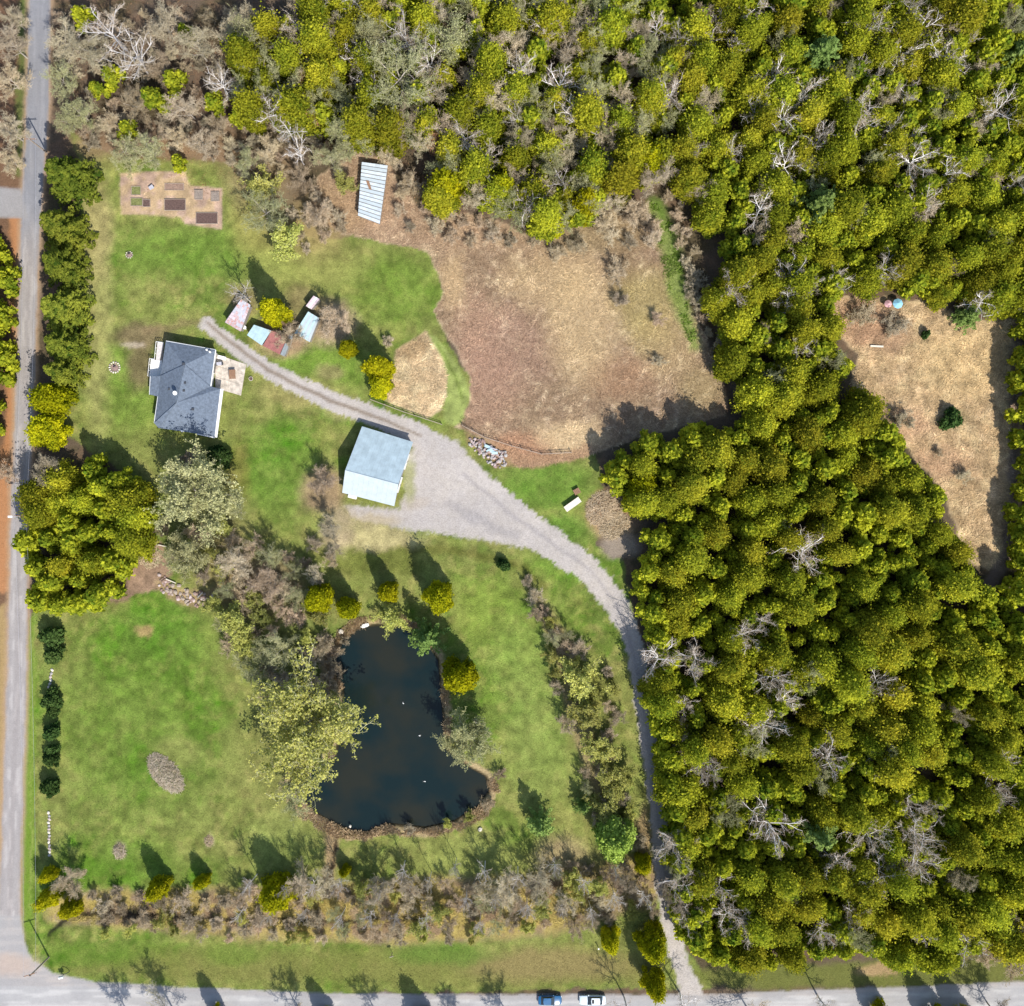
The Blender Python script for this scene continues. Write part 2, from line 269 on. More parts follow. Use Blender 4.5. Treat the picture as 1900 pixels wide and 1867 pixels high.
    blob(1040,1590,50,40,(190,164,128),.7,.5); blob(1130,1640,60,40,(170,156,100),.6,.5); blob(1195,1560,14,60,(184,154,118),.8,.4)
    # west side of the lane
    mw = sst(sx-38, 4); mix(mw*0.85, (136,104,80), 0.5)
    line([(44,-60,18),(42,150,20),(36,320,16)], (110,124,62), .8, 5); line([(30,405,20),(32,600,20),(24,800,34),(8,950,34),(0,1080,40)], (198,142,98), .95, 5, 0.3)
    line([(5,1130,18),(0,1400,20),(-8,1700,14)], (188,160,110), .9, 5, 0.3); line([(58,1150,14),(56,1300,22),(55,1500,26),(50,1650,26),(52,1720,22)], (124,154,56), .9, 4, 0.3)
    line([(62,1140,3),(60,1400,3),(58,1690,3)], (176,182,104), .5, 2)
    # packed surfaces
    mo = line([(a, b, c+12) for a, b, c in LANE], (196,166,134), .8, 5, 0.3, crisp=True); del mo
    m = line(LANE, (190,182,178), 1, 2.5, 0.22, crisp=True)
    line([(a-8, b, 7) for a, b, c in LANE], (212,206,202), .6, 3, crisp=True); line([(a+9, b, 7) for a, b, c in LANE], (212,206,202), .6, 3, crisp=True)
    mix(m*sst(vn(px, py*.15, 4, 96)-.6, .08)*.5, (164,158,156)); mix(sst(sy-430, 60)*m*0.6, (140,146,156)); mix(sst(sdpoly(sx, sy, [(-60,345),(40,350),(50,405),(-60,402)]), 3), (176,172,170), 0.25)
    ex, ey = px+wx*.3+(n3-.5)*7, py+wy*.3+(n4-.5)*7; md = np.maximum(sst(sdline(ex, ey, DRIVE), 2.5), sst(sdpoly(ex, ey, APRON), 5))*sst(372-px-(py-600)*.4, 12); mix(md, (212,202,192), 0.45)
    mix(md*sst(n2-0.5, .2)*.4, (220,212,208)); mix(md*sst(0.43-n1, .2)*.35, (184,178,176))
    mn = sst(sx-700, 60); line([(384,600,5),(420,630,6),(500,688,7),(600,738,7),(700,775,6),(780,808,4)], (142,124,104), .8, 3, crisp=True)
    line([(860,880,6),(950,955,8),(1040,1018,6),(1100,1062,5),(1150,1130,5),(1186,1260,4),(1220,1500,5),(1246,1720,5)], (172,166,166), .6, 4, crisp=True)
    line([(830,930,10),(880,960,20),(960,1000,12)], (160,156,158), .45, 8); line([(385,592,3),(424,622,3),(500,676,3)], (222,212,206), .6, 2)
    mr = np.maximum(sst(sdpoly(sx, sy, ROADP), 2.5), sst(sdpoly(sx, sy, CORNER), 3)); mix(mr, (200,192,186), 0.18); 
    mix(sst(sdpoly(sx, sy, [(a, b+9) for a, b in ROADP]), 2.5), (214,211,208), 0.16); mix(mr*sst(fbm(px, py, 40, 93)-.5, .06)*.45, (184,182,182)); mix(mr*sst(vn(px*.12, py, 5, 95)-.62, .08)*.5, (176,174,174)); blob(20,1790,50,22,(206,184,168),.7,.5)
    line([(-300,1862,3),(600,1866,3),(1300,1868,3),(1900,1850,3)], (184,180,178), .5, 2, crisp=True)
    blob(690,968,46,14,(196,178,138),.65,.5); blob(640,955,20,16,(190,172,140),.6,.5); blob(770,935,26,12,(196,180,160),.4,.5); blob(760,890,12,40,(160,164,92),.7,.5)
    return col
def height(px, py):
    z = (fbm(px, py, 140, 21)-0.5)*0.25
    dp = sdpoly(px, py, POND); z = z-1.5*sst(dp+8, 16)
    dd = sdline(px, py, [(90,1730,4),(130,1695,4),(200,1690,4),(340,1702,4),(440,1706,4),(800,1708,4)]); z = z-0.5*sst(dd-6, 10)
    dd = sdline(px, py, [(1265,470,4),(1310,560,4),(1350,690,4),(1365,760,4),(1440,775,4)]); z = z-0.6*sst(dd-6, 12)
    return z
def ground_mat():
    m, n, b = mat_base('ground_surface'); b.inputs['Roughness'].default_value = 0.95; b.inputs['Specular IOR Level'].default_value = 0.1
    at = n.nodes.new('ShaderNodeAttribute'); at.attribute_name = 'Col'
    tc = n.nodes.new('ShaderNodeNewGeometry'); cur = None
    hv = n.nodes.new('ShaderNodeMath'); hv.operation = 'ADD'; hv.inputs[0].default_value = 0; fs = []
    for sc, amp, st in ((1.1, 1.3, (1, 1, 1)), (3.4, 2.2, (1, 1.2, 1)), (0.25, 0.45, (1, 1, 1))):
        mp = n.nodes.new('ShaderNodeMapping'); mp.inputs['Scale'].default_value = st; mp.inputs['Rotation'].default_value = (0, 0, 0.5)
        no = n.nodes.new('ShaderNodeTexNoise'); no.inputs['Scale'].default_value = sc; no.inputs['Detail'].default_value = 5; no.inputs['Roughness'].default_value = 0.7
        n.links.new(tc.outputs['Position'], mp.inputs[0]); n.links.new(mp.outputs[0], no.inputs['Vector'])
        a = n.nodes.new('ShaderNodeMath'); a.operation = 'MULTIPLY_ADD'; a.inputs[1].default_value = amp; a.inputs[2].default_value = -amp*0.5
        n.links.new(no.outputs['Fac'], a.inputs[0]); fs.append((no, a))
    s1 = n.nodes.new('ShaderNodeMath'); s1.operation = 'ADD'; n.links.new(fs[0][1].outputs[0], s1.inputs[0]); n.links.new(fs[1][1].outputs[0], s1.inputs[1])
    s2 = n.nodes.new('ShaderNodeMath'); s2.operation = 'ADD'; n.links.new(s1.outputs[0], s2.inputs[0]); n.links.new(fs[2][1].outputs[0], s2.inputs[1])
    s3 = n.nodes.new('ShaderNodeMath'); s3.operation = 'MULTIPLY'; n.links.new(s2.outputs[0], s3.inputs[0]); n.links.new(at.outputs['Alpha'], s3.inputs[1])
    s4 = n.nodes.new('ShaderNodeMath'); s4.operation = 'ADD'; s4.inputs[1].default_value = 1.0; n.links.new(s3.outputs[0], s4.inputs[0])
    s5 = n.nodes.new('ShaderNodeClamp'); s5.inputs['Min'].default_value = 0.35; s5.inputs['Max'].default_value = 1.8; n.links.new(s4.outputs[0], s5.inputs[0])
    vm = n.nodes.new('ShaderNodeVectorMath'); vm.operation = 'SCALE'; n.links.new(at.outputs['Color'], vm.inputs[0]); n.links.new(s5.outputs[0], vm.inputs['Scale'])
    n.links.new(vm.outputs[0], b.inputs['Base Color'])
    bp = n.nodes.new('ShaderNodeBump'); bp.inputs['Distance'].default_value = 0.25; n.links.new(at.outputs['Alpha'], bp.inputs['Strength'])
    n.links.new(fs[1][0].outputs['Fac'], bp.inputs['Height']); n.links.new(bp.outputs[0], b.inputs['Normal'])
    return m
GM = ground_mat()
STEP = 3.5
gx = np.arange(-90, 1990+STEP, STEP); gy = np.arange(-90, 1960+STEP, STEP)
PX, PY = np.meshgrid(gx, gy); COL = paint(PX, PY); ZZ = height(PX, PY)
edge = np.minimum(np.minimum(PX-gx[0], gx[-1]-PX), np.minimum(PY-gy[0], gy[-1]-PY)); ZZ = ZZ*np.clip(edge/40, 0, 1)
VX = (PX-950)/10; VY = (933.5-PY)/10; nr, nc = PX.shape
idx = np.arange(nr*nc).reshape(nr, nc)
Q = np.stack([idx[1:, :-1], idx[1:, 1:], idx[:-1, 1:], idx[:-1, :-1]], -1).reshape(-1, 4)
CX = (PX[:-1, :-1]+STEP/2).ravel(); CY = (PY[:-1, :-1]+STEP/2).ravel()
zone = np.zeros(len(Q), int)
def setz(P, k, line=False): zone[(sdline(CX, CY, P) if line else sdpoly(CX, CY, P)) < 0] = k
setz(YARD, 1); setz(MEADOW, 2); setz(ISLE, 2); setz(CLEAR, 3); setz(GARDEN, 4); setz(POND, 5)
setz(DRIVE, 6, True); setz(APRON, 6); setz(LANE, 7, True); setz(ROADP, 8); setz(CORNER, 8)
allV = np.stack([VX, VY, ZZ], -1).reshape(-1, 3); allC = COL.reshape(-1, 4)
znames = {0: 'ground', 1: 'lawn', 2: 'dry_meadow', 3: 'forest_clearing', 4: 'garden_plot', 5: 'pond_bed', 6: 'driveway', 7: 'gravel_lane', 8: 'road'}
zlab = {0: 'brown leaf litter of the forest floor', 1: 'mown green lawn round the house and pond', 2: 'tan dry grass meadow', 3: 'straw coloured clearing inside the east forest', 4: 'pale mulch garden plot', 5: 'dark muddy bed of the pond', 6: 'pale curving gravel driveway', 7: 'gravel lane along the west side', 8: 'pale road along the bottom edge'}
for k, nm in znames.items():
    q = Q[zone == k]; V = allV
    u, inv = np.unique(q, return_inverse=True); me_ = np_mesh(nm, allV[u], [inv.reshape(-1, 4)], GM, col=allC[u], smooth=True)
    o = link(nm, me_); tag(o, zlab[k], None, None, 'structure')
# far ground ring
x0, x1 = VX.min(), VX.max(); y0, y1 = VY.min(), VY.max(); B = 2500
V = [(-B,-B,0),(B,-B,0),(B,B,0),(-B,B,0),(x0,y0,0),(x1,y0,0),(x1,y1,0),(x0,y1,0)]
me_ = np_mesh('distant_ground', V, [[(0,1,5,4),(1,2,6,5),(2,3,7,6),(3,0,4,7)]], GM, col=[(*lin((110,104,64)), 0.5)]*8)
tag(link('distant_ground', me_), 'flat brown green land beyond the property', kind='structure')
# pond water
wm, wn, wb = mat_base('pond_water'); wb.inputs['Roughness'].default_value = 0.12; wb.inputs['IOR'].default_value = 1.33
tc = wn.nodes.new('ShaderNodeNewGeometry'); no = wn.nodes.new('ShaderNodeTexNoise'); no.inputs['Scale'].default_value = 0.11; no.inputs['Detail'].default_value = 4
wn.links.new(tc.outputs['Position'], no.inputs['Vector']); mx = wn.nodes.new('ShaderNodeMix'); mx.data_type = 'RGBA'
mr_ = wn.nodes.new('ShaderNodeMapRange'); mr_.inputs[1].default_value = 0.4; mr_.inputs[2].default_value = 0.65; wn.links.new(no.outputs['Fac'], mr_.inputs[0]); wn.links.new(mr_.outputs[0], mx.inputs[0])
mx.inputs[6].default_value = (0.006, 0.015, 0.016, 1); mx.inputs[7].default_value = (0.018, 0.020, 0.014, 1); wn.links.new(mx.outputs[2], wb.inputs['Base Color'])
no2 = wn.nodes.new('ShaderNodeTexNoise'); no2.inputs['Scale'].default_value = 2.0; bp = wn.nodes.new('ShaderNodeBump'); bp.inputs['Strength'].default_value = 0.15; bp.inputs['Distance'].default_value = 0.05
wn.links.new(tc.outputs['Position'], no2.inputs['Vector']); wn.links.new(no2.outputs['Fac'], bp.inputs['Height']); wn.links.new(bp.outputs[0], wb.inputs['Normal'])
cx_, cy_ = 720, 1360
PW = [(cx_+(a-cx_)*1.04, cy_+(b-cy_)*1.04) for a, b in POND]
o = MB().add([(*W(a, b), -0.5) for a, b in PW], [tuple(range(len(PW)-1, -1, -1))]).build('pond_water', wm); tag(o, 'dark still water of the pond', kind='structure')
# ---------------- vegetation meshes ----------------
def frames(N):
    a = np.where(np.abs(N[:, 2:3]) < 0.9, np.array([[0, 0, 1.0]]), np.array([[1.0, 0, 0]]))
    U = np.cross(N, a); U /= np.linalg.norm(U, axis=1, keepdims=True)+1e-9; return U, np.cross(N, U)
def quads(Cn, N, size, rs, aspect=1.0, along=0.5):
    """leaf sprays: a share lies across the normal, the rest stands along it"""
    n = len(Cn); N = N+rs.normal(0, 0.45, N.shape); N /= np.linalg.norm(N, axis=1, keepdims=True)
    U, Vv = frames(N); a = rs.uniform(0, 6.28, (n, 1)); U2 = U*np.cos(a)+Vv*np.sin(a); V2 = -U*np.sin(a)+Vv*np.cos(a)
    st = rs.rand(n, 1) < along; V2 = np.where(st, N, V2); s = size[:, None]
    A = U2*s*0.5*aspect; Bv = V2*s*0.5; k = rs.uniform(0.3, 1.0, (n, 1))
    P = np.stack([Cn-A-Bv, Cn+A-Bv, Cn+A*k+Bv, Cn-A*k+Bv], 1).reshape(-1, 3)
    F = np.arange(4*n).reshape(-1, 4); return P, F
def crown_lobes(seed, R, Hh, z0, nl, rl, lean=1.0, power=1.5):
    r = random.Random(seed); L = []
    for i in range(nl):
        t = (i+r.random())/nl; prof = R*(1-t**power)**0.8
        a = i*2.399+r.uniform(-0.5, 0.5); d = prof*r.uniform(0.45, 0.78); q = R*rl*(1-0.35*t)*r.uniform(0.7, 1.35)
        L.append((math.cos(a)*d, math.sin(a)*d, z0+t*Hh, q, q*r.uniform(1.5, 3.2)))
    L.append((0, 0, z0+Hh*0.55, R*0.45, Hh*0.5)); return L
def crown_mesh(name, seed, m, R=2.8, Hh=8.0, z0=1.2, nl=26, rl=0.36, ntuft=6000, size=(0.16, 0.36), power=1.5, core=0.86, flat=1.0, spray=0.16):
    rs = np.random.RandomState(seed); L = crown_lobes(seed, R, Hh, z0, nl, rl, power=power)
    area = np.array([l[3]*l[4] for l in L]); cnt = (area/area.sum()*ntuft).astype(int); Cs = []; Ns = []; T = []
    for (x, y, z, a, b), c in zip(L, cnt):
        d = rs.normal(size=(c, 3)); d /= np.linalg.norm(d, axis=1, keepdims=True); d[:, 2] = np.where(d[:, 2] < -0.3, -d[:, 2], d[:, 2])
        j = 1+0.16*np.sin(d[:, :1]*7+seed)*np.cos(d[:, 1:2]*6+x*3)+rs.uniform(-0.15, 0.05, (c, 1))+np.abs(rs.normal(0, spray, (c, 1)))
        Cs.append(np.array([x, y, z])+d*j*np.array([a, a, b])); nn = d/np.array([a, a, b*flat]); Ns.append(nn/np.linalg.norm(nn, axis=1, keepdims=True))
        T.append(np.clip(rs.uniform(0.15, 0.85)*0.55+rs.uniform(0, 0.55, c), 0, 1))
    Cn = np.concatenate(Cs); N = np.concatenate(Ns); T = np.concatenate(T)
    keep = np.ones(len(Cn), bool)
    for (x, y, z, a, b) in L:
        e = ((Cn[:, 0]-x)/a)**2+((Cn[:, 1]-y)/a)**2+((Cn[:, 2]-z)/b)**2; keep &= ~(e < 0.5)
    Cn, N, T = Cn[keep], N[keep], T[keep]
    P, F = quads(Cn, N, rs.uniform(size[0], size[1], len(Cn)), rs); tint = np.repeat(T, 4)
    VV = [P]; FF = [F]; TT = [tint]; off = len(P)
    th = np.linspace(0, 2*np.pi, 9)[:-1]; ph = np.linspace(-1.35, 1.5, 6)
    tri = []
    for (x, y, z, a, b) in L:
        g = np.array([[math.cos(p)*math.cos(t), math.cos(p)*math.sin(t), math.sin(p)] for p in ph for t in th])*np.array([a, a, b])*core+np.array([x, y, z])
        for i in range(5):
            for j_ in range(8): tri.append((off+i*8+j_, off+i*8+(j_+1) % 8, off+(i+1)*8+(j_+1) % 8, off+(i+1)*8+j_))
        VV.append(g); TT.append(np.full(len(g), 0.3)); off += len(g)
    return np_mesh(name, np.concatenate(VV), [F, np.array(tri)], m, tint=np.concatenate(TT))
def spruce_mesh(name, seed, m, R=4.2, Hh=13, z0=0.8, puff=False):
    rs = np.random.RandomState(seed); Cs = []; Ns = []; T = []; S = []
    for t in np.linspace(0.0, 0.97, 13):
        r = R*(1-t)**0.85*rs.uniform(0.9, 1.08)+0.15; na = max(4, int((11 if not puff else 7)*(1-t*0.55)))
        for k in range(na):
            a = 2*np.pi*(k+rs.rand()*0.8)/na+t*9; L = r*rs.uniform(0.72, 1.12); c = int(60*L/R)+14
            s = rs.uniform(0.12, 1, c)**0.75; wd = (0.18+0.75*np.sin(s*2.7)*L/R)*rs.uniform(-1, 1, c)*(0.75 if not puff else 0.6)
            z = z0+t*Hh+0.6-1.1*s*L/R+0.5*s*s*L/R+rs.normal(0, 0.08 if not puff else 0.25, c)-np.abs(wd)*0.45
            Cs.append(np.stack([np.cos(a)*s*L-np.sin(a)*wd, np.sin(a)*s*L+np.cos(a)*wd, z], 1))
            nn = np.stack([np.cos(a)*0.35-np.sin(a)*wd*0.8, np.sin(a)*0.35+np.cos(a)*wd*0.8, np.full(c, 0.9)], 1); Ns.append(nn/np.linalg.norm(nn, axis=1, keepdims=True))
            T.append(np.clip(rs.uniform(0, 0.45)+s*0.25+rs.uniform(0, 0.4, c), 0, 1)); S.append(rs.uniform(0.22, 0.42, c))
    Cn, N, T, S = map(np.concatenate, (Cs, Ns, T, S)); P, F = quads(Cn, N, S, rs, 0.8, 0.25); tint = np.repeat(T, 4); off = len(P)
    th = np.linspace(0, 2*np.pi, 13)[:-1]; g = []; tri = []
    for i, t in enumerate(np.linspace(0, 1, 7)):
        for a in th: g.append((math.cos(a)*(R*0.5*(1-t)+0.05), math.sin(a)*(R*0.5*(1-t)+0.05), z0+t*Hh-0.3))
    for i in range(6):
        for j in range(12): tri.append((off+i*12+j, off+i*12+(j+1) % 12, off+(i+1)*12+(j+1) % 12, off+(i+1)*12+j))
    return np_mesh(name, np.concatenate([P, g]), [F, np.array(tri)], m, tint=np.concatenate([tint, np.full(len(g), 0.2)]))
def tubes(segs, k=3):
    S = np.array([(*a, ra, *b, rb) for a, ra, b, rb in segs]); A = S[:, :3]; ra = S[:, 3:4]; Bq = S[:, 4:7]; rb = S[:, 7:8]
    D = Bq-A; D /= np.linalg.norm(D, axis=1, keepdims=True)+1e-9; U, Vv = frames(D); P = []
    for base, r in ((A, ra), (Bq, rb)):
        for i in range(k): an = 2*np.pi*i/k; P.append(base+(U*math.cos(an)+Vv*math.sin(an))*r)
    P = np.stack(P, 1); n = len(S); b = (np.arange(n)*2*k)[:, None]
    F = np.concatenate([np.concatenate([b+i, b+(i+1) % k, b+(i+1) % k+k, b+i+k], 1) for i in range(k)]); return P.reshape(-1, 3), F
def bare_tree(seed, h=11, R=4.5, limbs=8, trunk_r=0.16, nb=6, ntw=7, fine=3, fork=0.35, stems=1, up=0.35, tw_r=0.022, wig=0.28, bigb=False):
    r = random.Random(seed); big = []; small = []; tips = []
    def path(p, d, L, ra, rb, n, upw, out, w=wig):
        pts = [p]; rr = [ra]
        for i in range(n):
            d = (d+Vector((r.gauss(0, w), r.gauss(0, w), r.gauss(0, w)+upw))*0.5).normalized(); q = pts[-1]+d*(L/n)
            r1 = ra+(rb-ra)*(i+1)/n; out.append((tuple(pts[-1]), rr[-1], tuple(q), r1)); pts.append(q); rr.append(r1)
        return pts, rr, d
    for s_ in range(stems):
        a0 = r.uniform(0, 6.28); d0 = Vector((math.cos(a0)*0.12*(stems > 1)*3, math.sin(a0)*0.12*(stems > 1)*3, 1)).normalized()
        tp, tr, _ = path(Vector((r.uniform(-.2, .2)*(stems > 1), r.uniform(-.2, .2)*(stems > 1), -0.3)), d0, h*(0.72 if stems == 1 else 0.6), trunk_r, trunk_r*0.35, 6, 0.1, big, 0.10)
        for i in range(limbs):
            t = fork+(1-fork)*(i+r.random()*0.8)/limbs; k = min(5, int(t*6)); p = tp[k].lerp(tp[k+1], t*6-k); rk = tr[k]*0.62
            a = i*2.4+r.uniform(-0.4, 0.4); el = r.uniform(0.25, 0.75)+0.3*t; L = R*(1.15-0.35*t)*r.uniform(0.75, 1.15)
            lp, lr, _ = path(p, Vector((math.cos(a)*math.cos(el), math.sin(a)*math.cos(el), math.sin(el))), L, rk, 0.03, 5, up*0.4, big)
            for j in range(nb):
                u = 0.2+0.8*(j+r.random())/nb; k2 = min(4, int(u*5)); q = lp[k2].lerp(lp[k2+1], min(1, u*5-k2)); dd = (lp[k2+1]-lp[k2]).normalized()
                sd = Vector((r.gauss(0, 1), r.gauss(0, 1), r.gauss(0.35, .7))).normalized(); L2 = L*0.42*r.uniform(0.6, 1.15)
                bp_, br, _ = path(q, (dd*0.8+sd*0.8).normalized(), L2, max(0.042 if bigb else 0.028, lr[k2]*0.55), tw_r, 3, up*0.3, big if bigb else small)
                for m_ in range(ntw):
                    v = (m_+r.random())/ntw; k3 = min(2, int(v*3)); q2 = bp_[k3].lerp(bp_[k3+1], v*3-k3)
                    sd = Vector((r.gauss(0, 1), r.gauss(0, 1), r.gauss(0.3, .8))).normalized(); d2 = ((bp_[k3+1]-bp_[k3]).normalized()*0.7+sd*0.8).normalized()
                    cp, _, d3 = path(q2, d2, L2*0.5*r.uniform(0.6, 1.3), tw_r, tw_r*0.6, 2, 0.1, small)
                    tips.append(cp[1]); tips.append(cp[2])
                    for _f in range(fine):
                        sd = Vector((r.gauss(0, 1), r.gauss(0, 1), r.gauss(0.2, .9))).normalized()*r.uniform(0.25, 0.6)
                        st = cp[1].lerp(cp[2], r.random()); small.append((tuple(st), tw_r*0.75, tuple(st+sd), tw_r*0.4)); tips.append(st+sd)
    return big, small, tips
def bare_meshes(nm, seed, mb, ms, mleaf=None, nleaf=0, lsize=(0.08, 0.18), **kw):
    rs = np.random.RandomState(seed); big, small, tips = bare_tree(seed, **kw)
    P, F = tubes(big, 5); a = np_mesh(nm+'_trunk', P, [F], mb, tint=np.repeat(rs.uniform(0.3, 0.9, len(big)), 10), smooth=True)
    P, F = tubes(small, 3); b = np_mesh(nm+'_twigs', P, [F], ms, tint=np.repeat(rs.uniform(0.1, 0.9, len(small)), 6))
    c = None
    if nleaf:
        T = np.array([tuple(t) for t in tips]); k = rs.randint(0, len(T), nleaf); Cn = T[k]+rs.normal(0, 0.12, (nleaf, 3))
        N = rs.normal(size=(nleaf, 3)); N[:, 2] += 1.0; N /= np.linalg.norm(N, axis=1, keepdims=True)
        P, F = quads(Cn, N, rs.uniform(lsize[0], lsize[1], nleaf), rs); c = np_mesh(nm+'_leaves', P, [F], mleaf, tint=np.repeat(rs.uniform(0.2, 0.8, nleaf), 4))
    return [('trunk', a), ('branches', b)]+([('foliage', c)] if c else [])
def trunk_mesh(h, r): 
    segs = [((0, 0, -0.3), r, (0.05, 0.02, h*0.3), r*0.8), ((0.05, 0.02, h*0.3), r*0.8, (-0.02, 0.04, h*0.7), r*0.5), ((-0.02, 0.04, h*0.7), r*0.5, (0, 0, h), 0.03)]
    P, F = tubes(segs, 7); return np_mesh('trunk', P, [F], M['bark'], smooth=True)
PROTO = {}
TR = trunk_mesh(8.5, 0.17); TS = trunk_mesh(13, 0.24)
# kind -> list of (part list, nominal radius m, crown centre height m)
PROTO['cedar'] = [([('trunk', TR), ('crown', crown_mesh('cedar_crown', 100+i, M['cedar'], R=2.75+0.25*(i % 3), Hh=6.0+0.7*(i % 4), nl=70+9*(i % 5), rl=0.145+0.02*(i % 3), ntuft=17000, size=(0.08, 0.27), power=1.2+0.2*(i % 3), core=0.66, spray=0.38))], 2.9, 5.5) for i in range(9)]
PROTO['yard_cedar'] = [([('trunk', TR), ('crown', crown_mesh('yard_cedar_crown', 200+i, M['yard_cedar'], R=2.8, Hh=8.2, z0=0.7, nl=54, rl=0.20, ntuft=14000, size=(0.09, 0.28), power=1.35, core=0.74, spray=0.22))], 3.0, 5.0) for i in range(4)]
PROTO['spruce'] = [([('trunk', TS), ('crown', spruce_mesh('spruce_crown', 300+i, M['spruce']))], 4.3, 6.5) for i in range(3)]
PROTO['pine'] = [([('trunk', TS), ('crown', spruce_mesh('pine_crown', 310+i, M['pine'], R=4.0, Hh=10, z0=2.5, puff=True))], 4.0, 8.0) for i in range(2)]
PROTO['maple'] = [([('trunk', TR), ('crown', crown_mesh('maple_crown', 330, M['bright'], R=3.6, Hh=6.5, z0=2, nl=24, rl=0.3, ntuft=7000, power=2.2))], 3.8, 6)]
PROTO['evergreen_shrub'] = [([('crown', crown_mesh('evergreen_shrub_crown', 340+i, M['shrubgreen'], R=1.5, Hh=1.9, z0=0.3, nl=12, rl=0.34, ntuft=1800, size=(0.14, 0.3), power=2.0))], 1.6, 1.3) for i in range(3)]
PROTO['birch'] = [(bare_meshes('birch', 400+i, M['birch'], M['twigwhite'], h=12.5, R=4.6, limbs=9+i % 4, nb=6, ntw=6, fine=2, trunk_r=0.21, fork=0.52, up=0.22, tw_r=0.021, wig=0.24, bigb=True), 4.6, 9.5) for i in range(7)]
PROTO['bare_tree'] = [(bare_meshes('bare_tree', 420+i, M['grey'], M['twiggrey'], h=11, R=4.2, limbs=11, nb=9, ntw=9, fine=3, trunk_r=0.18, fork=0.3, tw_r=0.026), 4.8, 8) for i in range(5)]
PROTO['olive_tree'] = [(bare_meshes('olive_tree', 430+i, M['grey'], M['olive'], M['budpale'], 4000, (0.08, 0.18), h=12, R=5, limbs=11, nb=8, ntw=8, fine=3, trunk_r=0.2, fork=0.25, tw_r=0.023), 5.8, 8) for i in range(3)]
PROTO['willow'] = [(bare_meshes('willow', 440+i, M['grey'], M['olive'], M['bud'], 20000, (0.12, 0.28), h=12, R=7.5, limbs=18, nb=10, ntw=9, fine=2, trunk_r=0.35, fork=0.2, tw_r=0.024, up=0.15), 8.5, 7) for i in range(1)]
PROTO['pale_willow'] = [(bare_meshes('pale_willow', 446, M['grey'], M['olive'], M['budpale'], 16000, (0.11, 0.26), h=11, R=7, limbs=18, nb=10, ntw=9, fine=2, trunk_r=0.3, fork=0.2, tw_r=0.024, up=0.2), 8.0, 7)]
PROTO['budding'] = [(bare_meshes('budding', 450+i, M['grey'], M['olive'], M['bud'], 6500, (0.10, 0.22), h=6, R=3.2, limbs=9, nb=7, ntw=7, fine=2, trunk_r=0.10, fork=0.15, tw_r=0.02, stems=1), 3.8, 4) for i in range(4)]
PROTO['brush'] = [(bare_meshes('brush', 470+i, M['grey'], M['twigbrown' if i % 2 else 'twiggrey'], h=3.4, R=1.7, limbs=4, nb=5, ntw=7, fine=2, trunk_r=0.05, fork=0.1, tw_r=0.024, stems=4), 2.2, 2) for i in range(6)]
PROTO['brown_tree'] = [(bare_meshes('brown_tree', 480+i, M['grey'], M['twigbrown'], h=6.5, R=3.2, limbs=10, nb=9, ntw=9, fine=3, trunk_r=0.11, fork=0.12, tw_r=0.025, stems=1), 3.8, 4) for i in range(2)]
PROTO['dead_cedar'] = [([('trunk', TR), ('crown', crown_mesh('dead_cedar_crown', 500, M['dead'], R=2.0, Hh=6.5, nl=20, rl=0.3, ntuft=3500, core=0.7))], 2.2, 5)]
rg = random.Random(5)
RANK = []
LM = [('pine by the top edge',1530,95),('pine left of the clearing',1525,378),('pair of parasols',1655,562),('bright green pine',1525,1555),('top right corner',1890,20),('lower tip of the clearing',1815,1050),('greenhouse',690,355),('green weed strip',1250,500),('brown dead cedars',570,180),('big star shaped white tree',1492,1020),('juniper in the clearing',1765,777),('stone pile',905,838),('drive entrance',1260,1830),('bright fresh green tree',1142,1560),('cream chest',1062,936),('bottom right corner',1890,1840),('small pine above the clearing',1802,584),('top left corner',10,10),('garden plot',310,370),('rubble bank',350,1100),('lamp pole',72,958),('pond outlet ditch',620,1600),('blue car',1020,1853),('big thicket cedar',510,1660),('pond',740,1380),('barn',700,865),('large pale bare tree',735,135),('corner utility pole',91,1776),('inner corner of the dry meadow',1345,760),('right photo edge level with the pond',1890,1380)]
def ranked(o, phrase, a, b): RANK.append((o, phrase, a, b)); return o
def give_labels():
    global LM
    D = ['east', 'north east', 'north', 'north west', 'west', 'south west', 'south', 'south east']; g = {}
    for o, ph, a, b in RANK:
        d, n_, x, y = min((math.hypot(a-x, b-y), n_, x, y) for n_, x, y in LM)
        k = (ph, n_, D[int(round(math.atan2(y-b, a-x)/(math.pi/4))) % 8]); g.setdefault(k, []).append((d, o.name, o))
    W_ = ['nearest', 'second', 'third', 'fourth', 'fifth', 'sixth', 'seventh', 'eighth', 'ninth', 'tenth', 'eleventh', 'twelfth', 'thirteenth', 'fourteenth', 'fifteenth', 'sixteenth', 'seventeenth', 'eighteenth', 'nineteenth', 'twentieth', 'twenty-first', 'twenty-second', 'twenty-third', 'twenty-fourth']
    for (ph, n_, dr), L in g.items():
        L.sort(key=lambda t: t[0])
        for i, (d, _, o) in enumerate(L): o['label'] = f"{W_[min(i, 23)]} {ph} {dr} of the {n_}".replace("mid sized ", "middling ")
def plant(kind, px, py, r_px, label, cat, name=None, group=None, hs=None, var=None, tall=False):
    """crown centre seen at map (px,py) with radius r_px; the base stands on the ground under it"""
    parts, R0, hc = PROTO[kind][(var if var is not None else rg.randrange(99)) % len(PROTO[kind])]
    s = r_px/10.0/R0; sz = s*(hs if hs else 1.0) if hs else s**0.6
    if kind == 'birch' or tall: sz = max(0.95, s**0.3)
    x, y = W(px, py, hc*sz); zz = -0.08
    o = empty(name or kind, (x, y, zz), rg.uniform(0, 6.28), label, cat, group); o.scale = (s*rg.uniform(0.86, 1.14), s*rg.uniform(0.86, 1.14), sz)
    for nm, me in parts: link(nm, me, o)
    return o
TREES = []
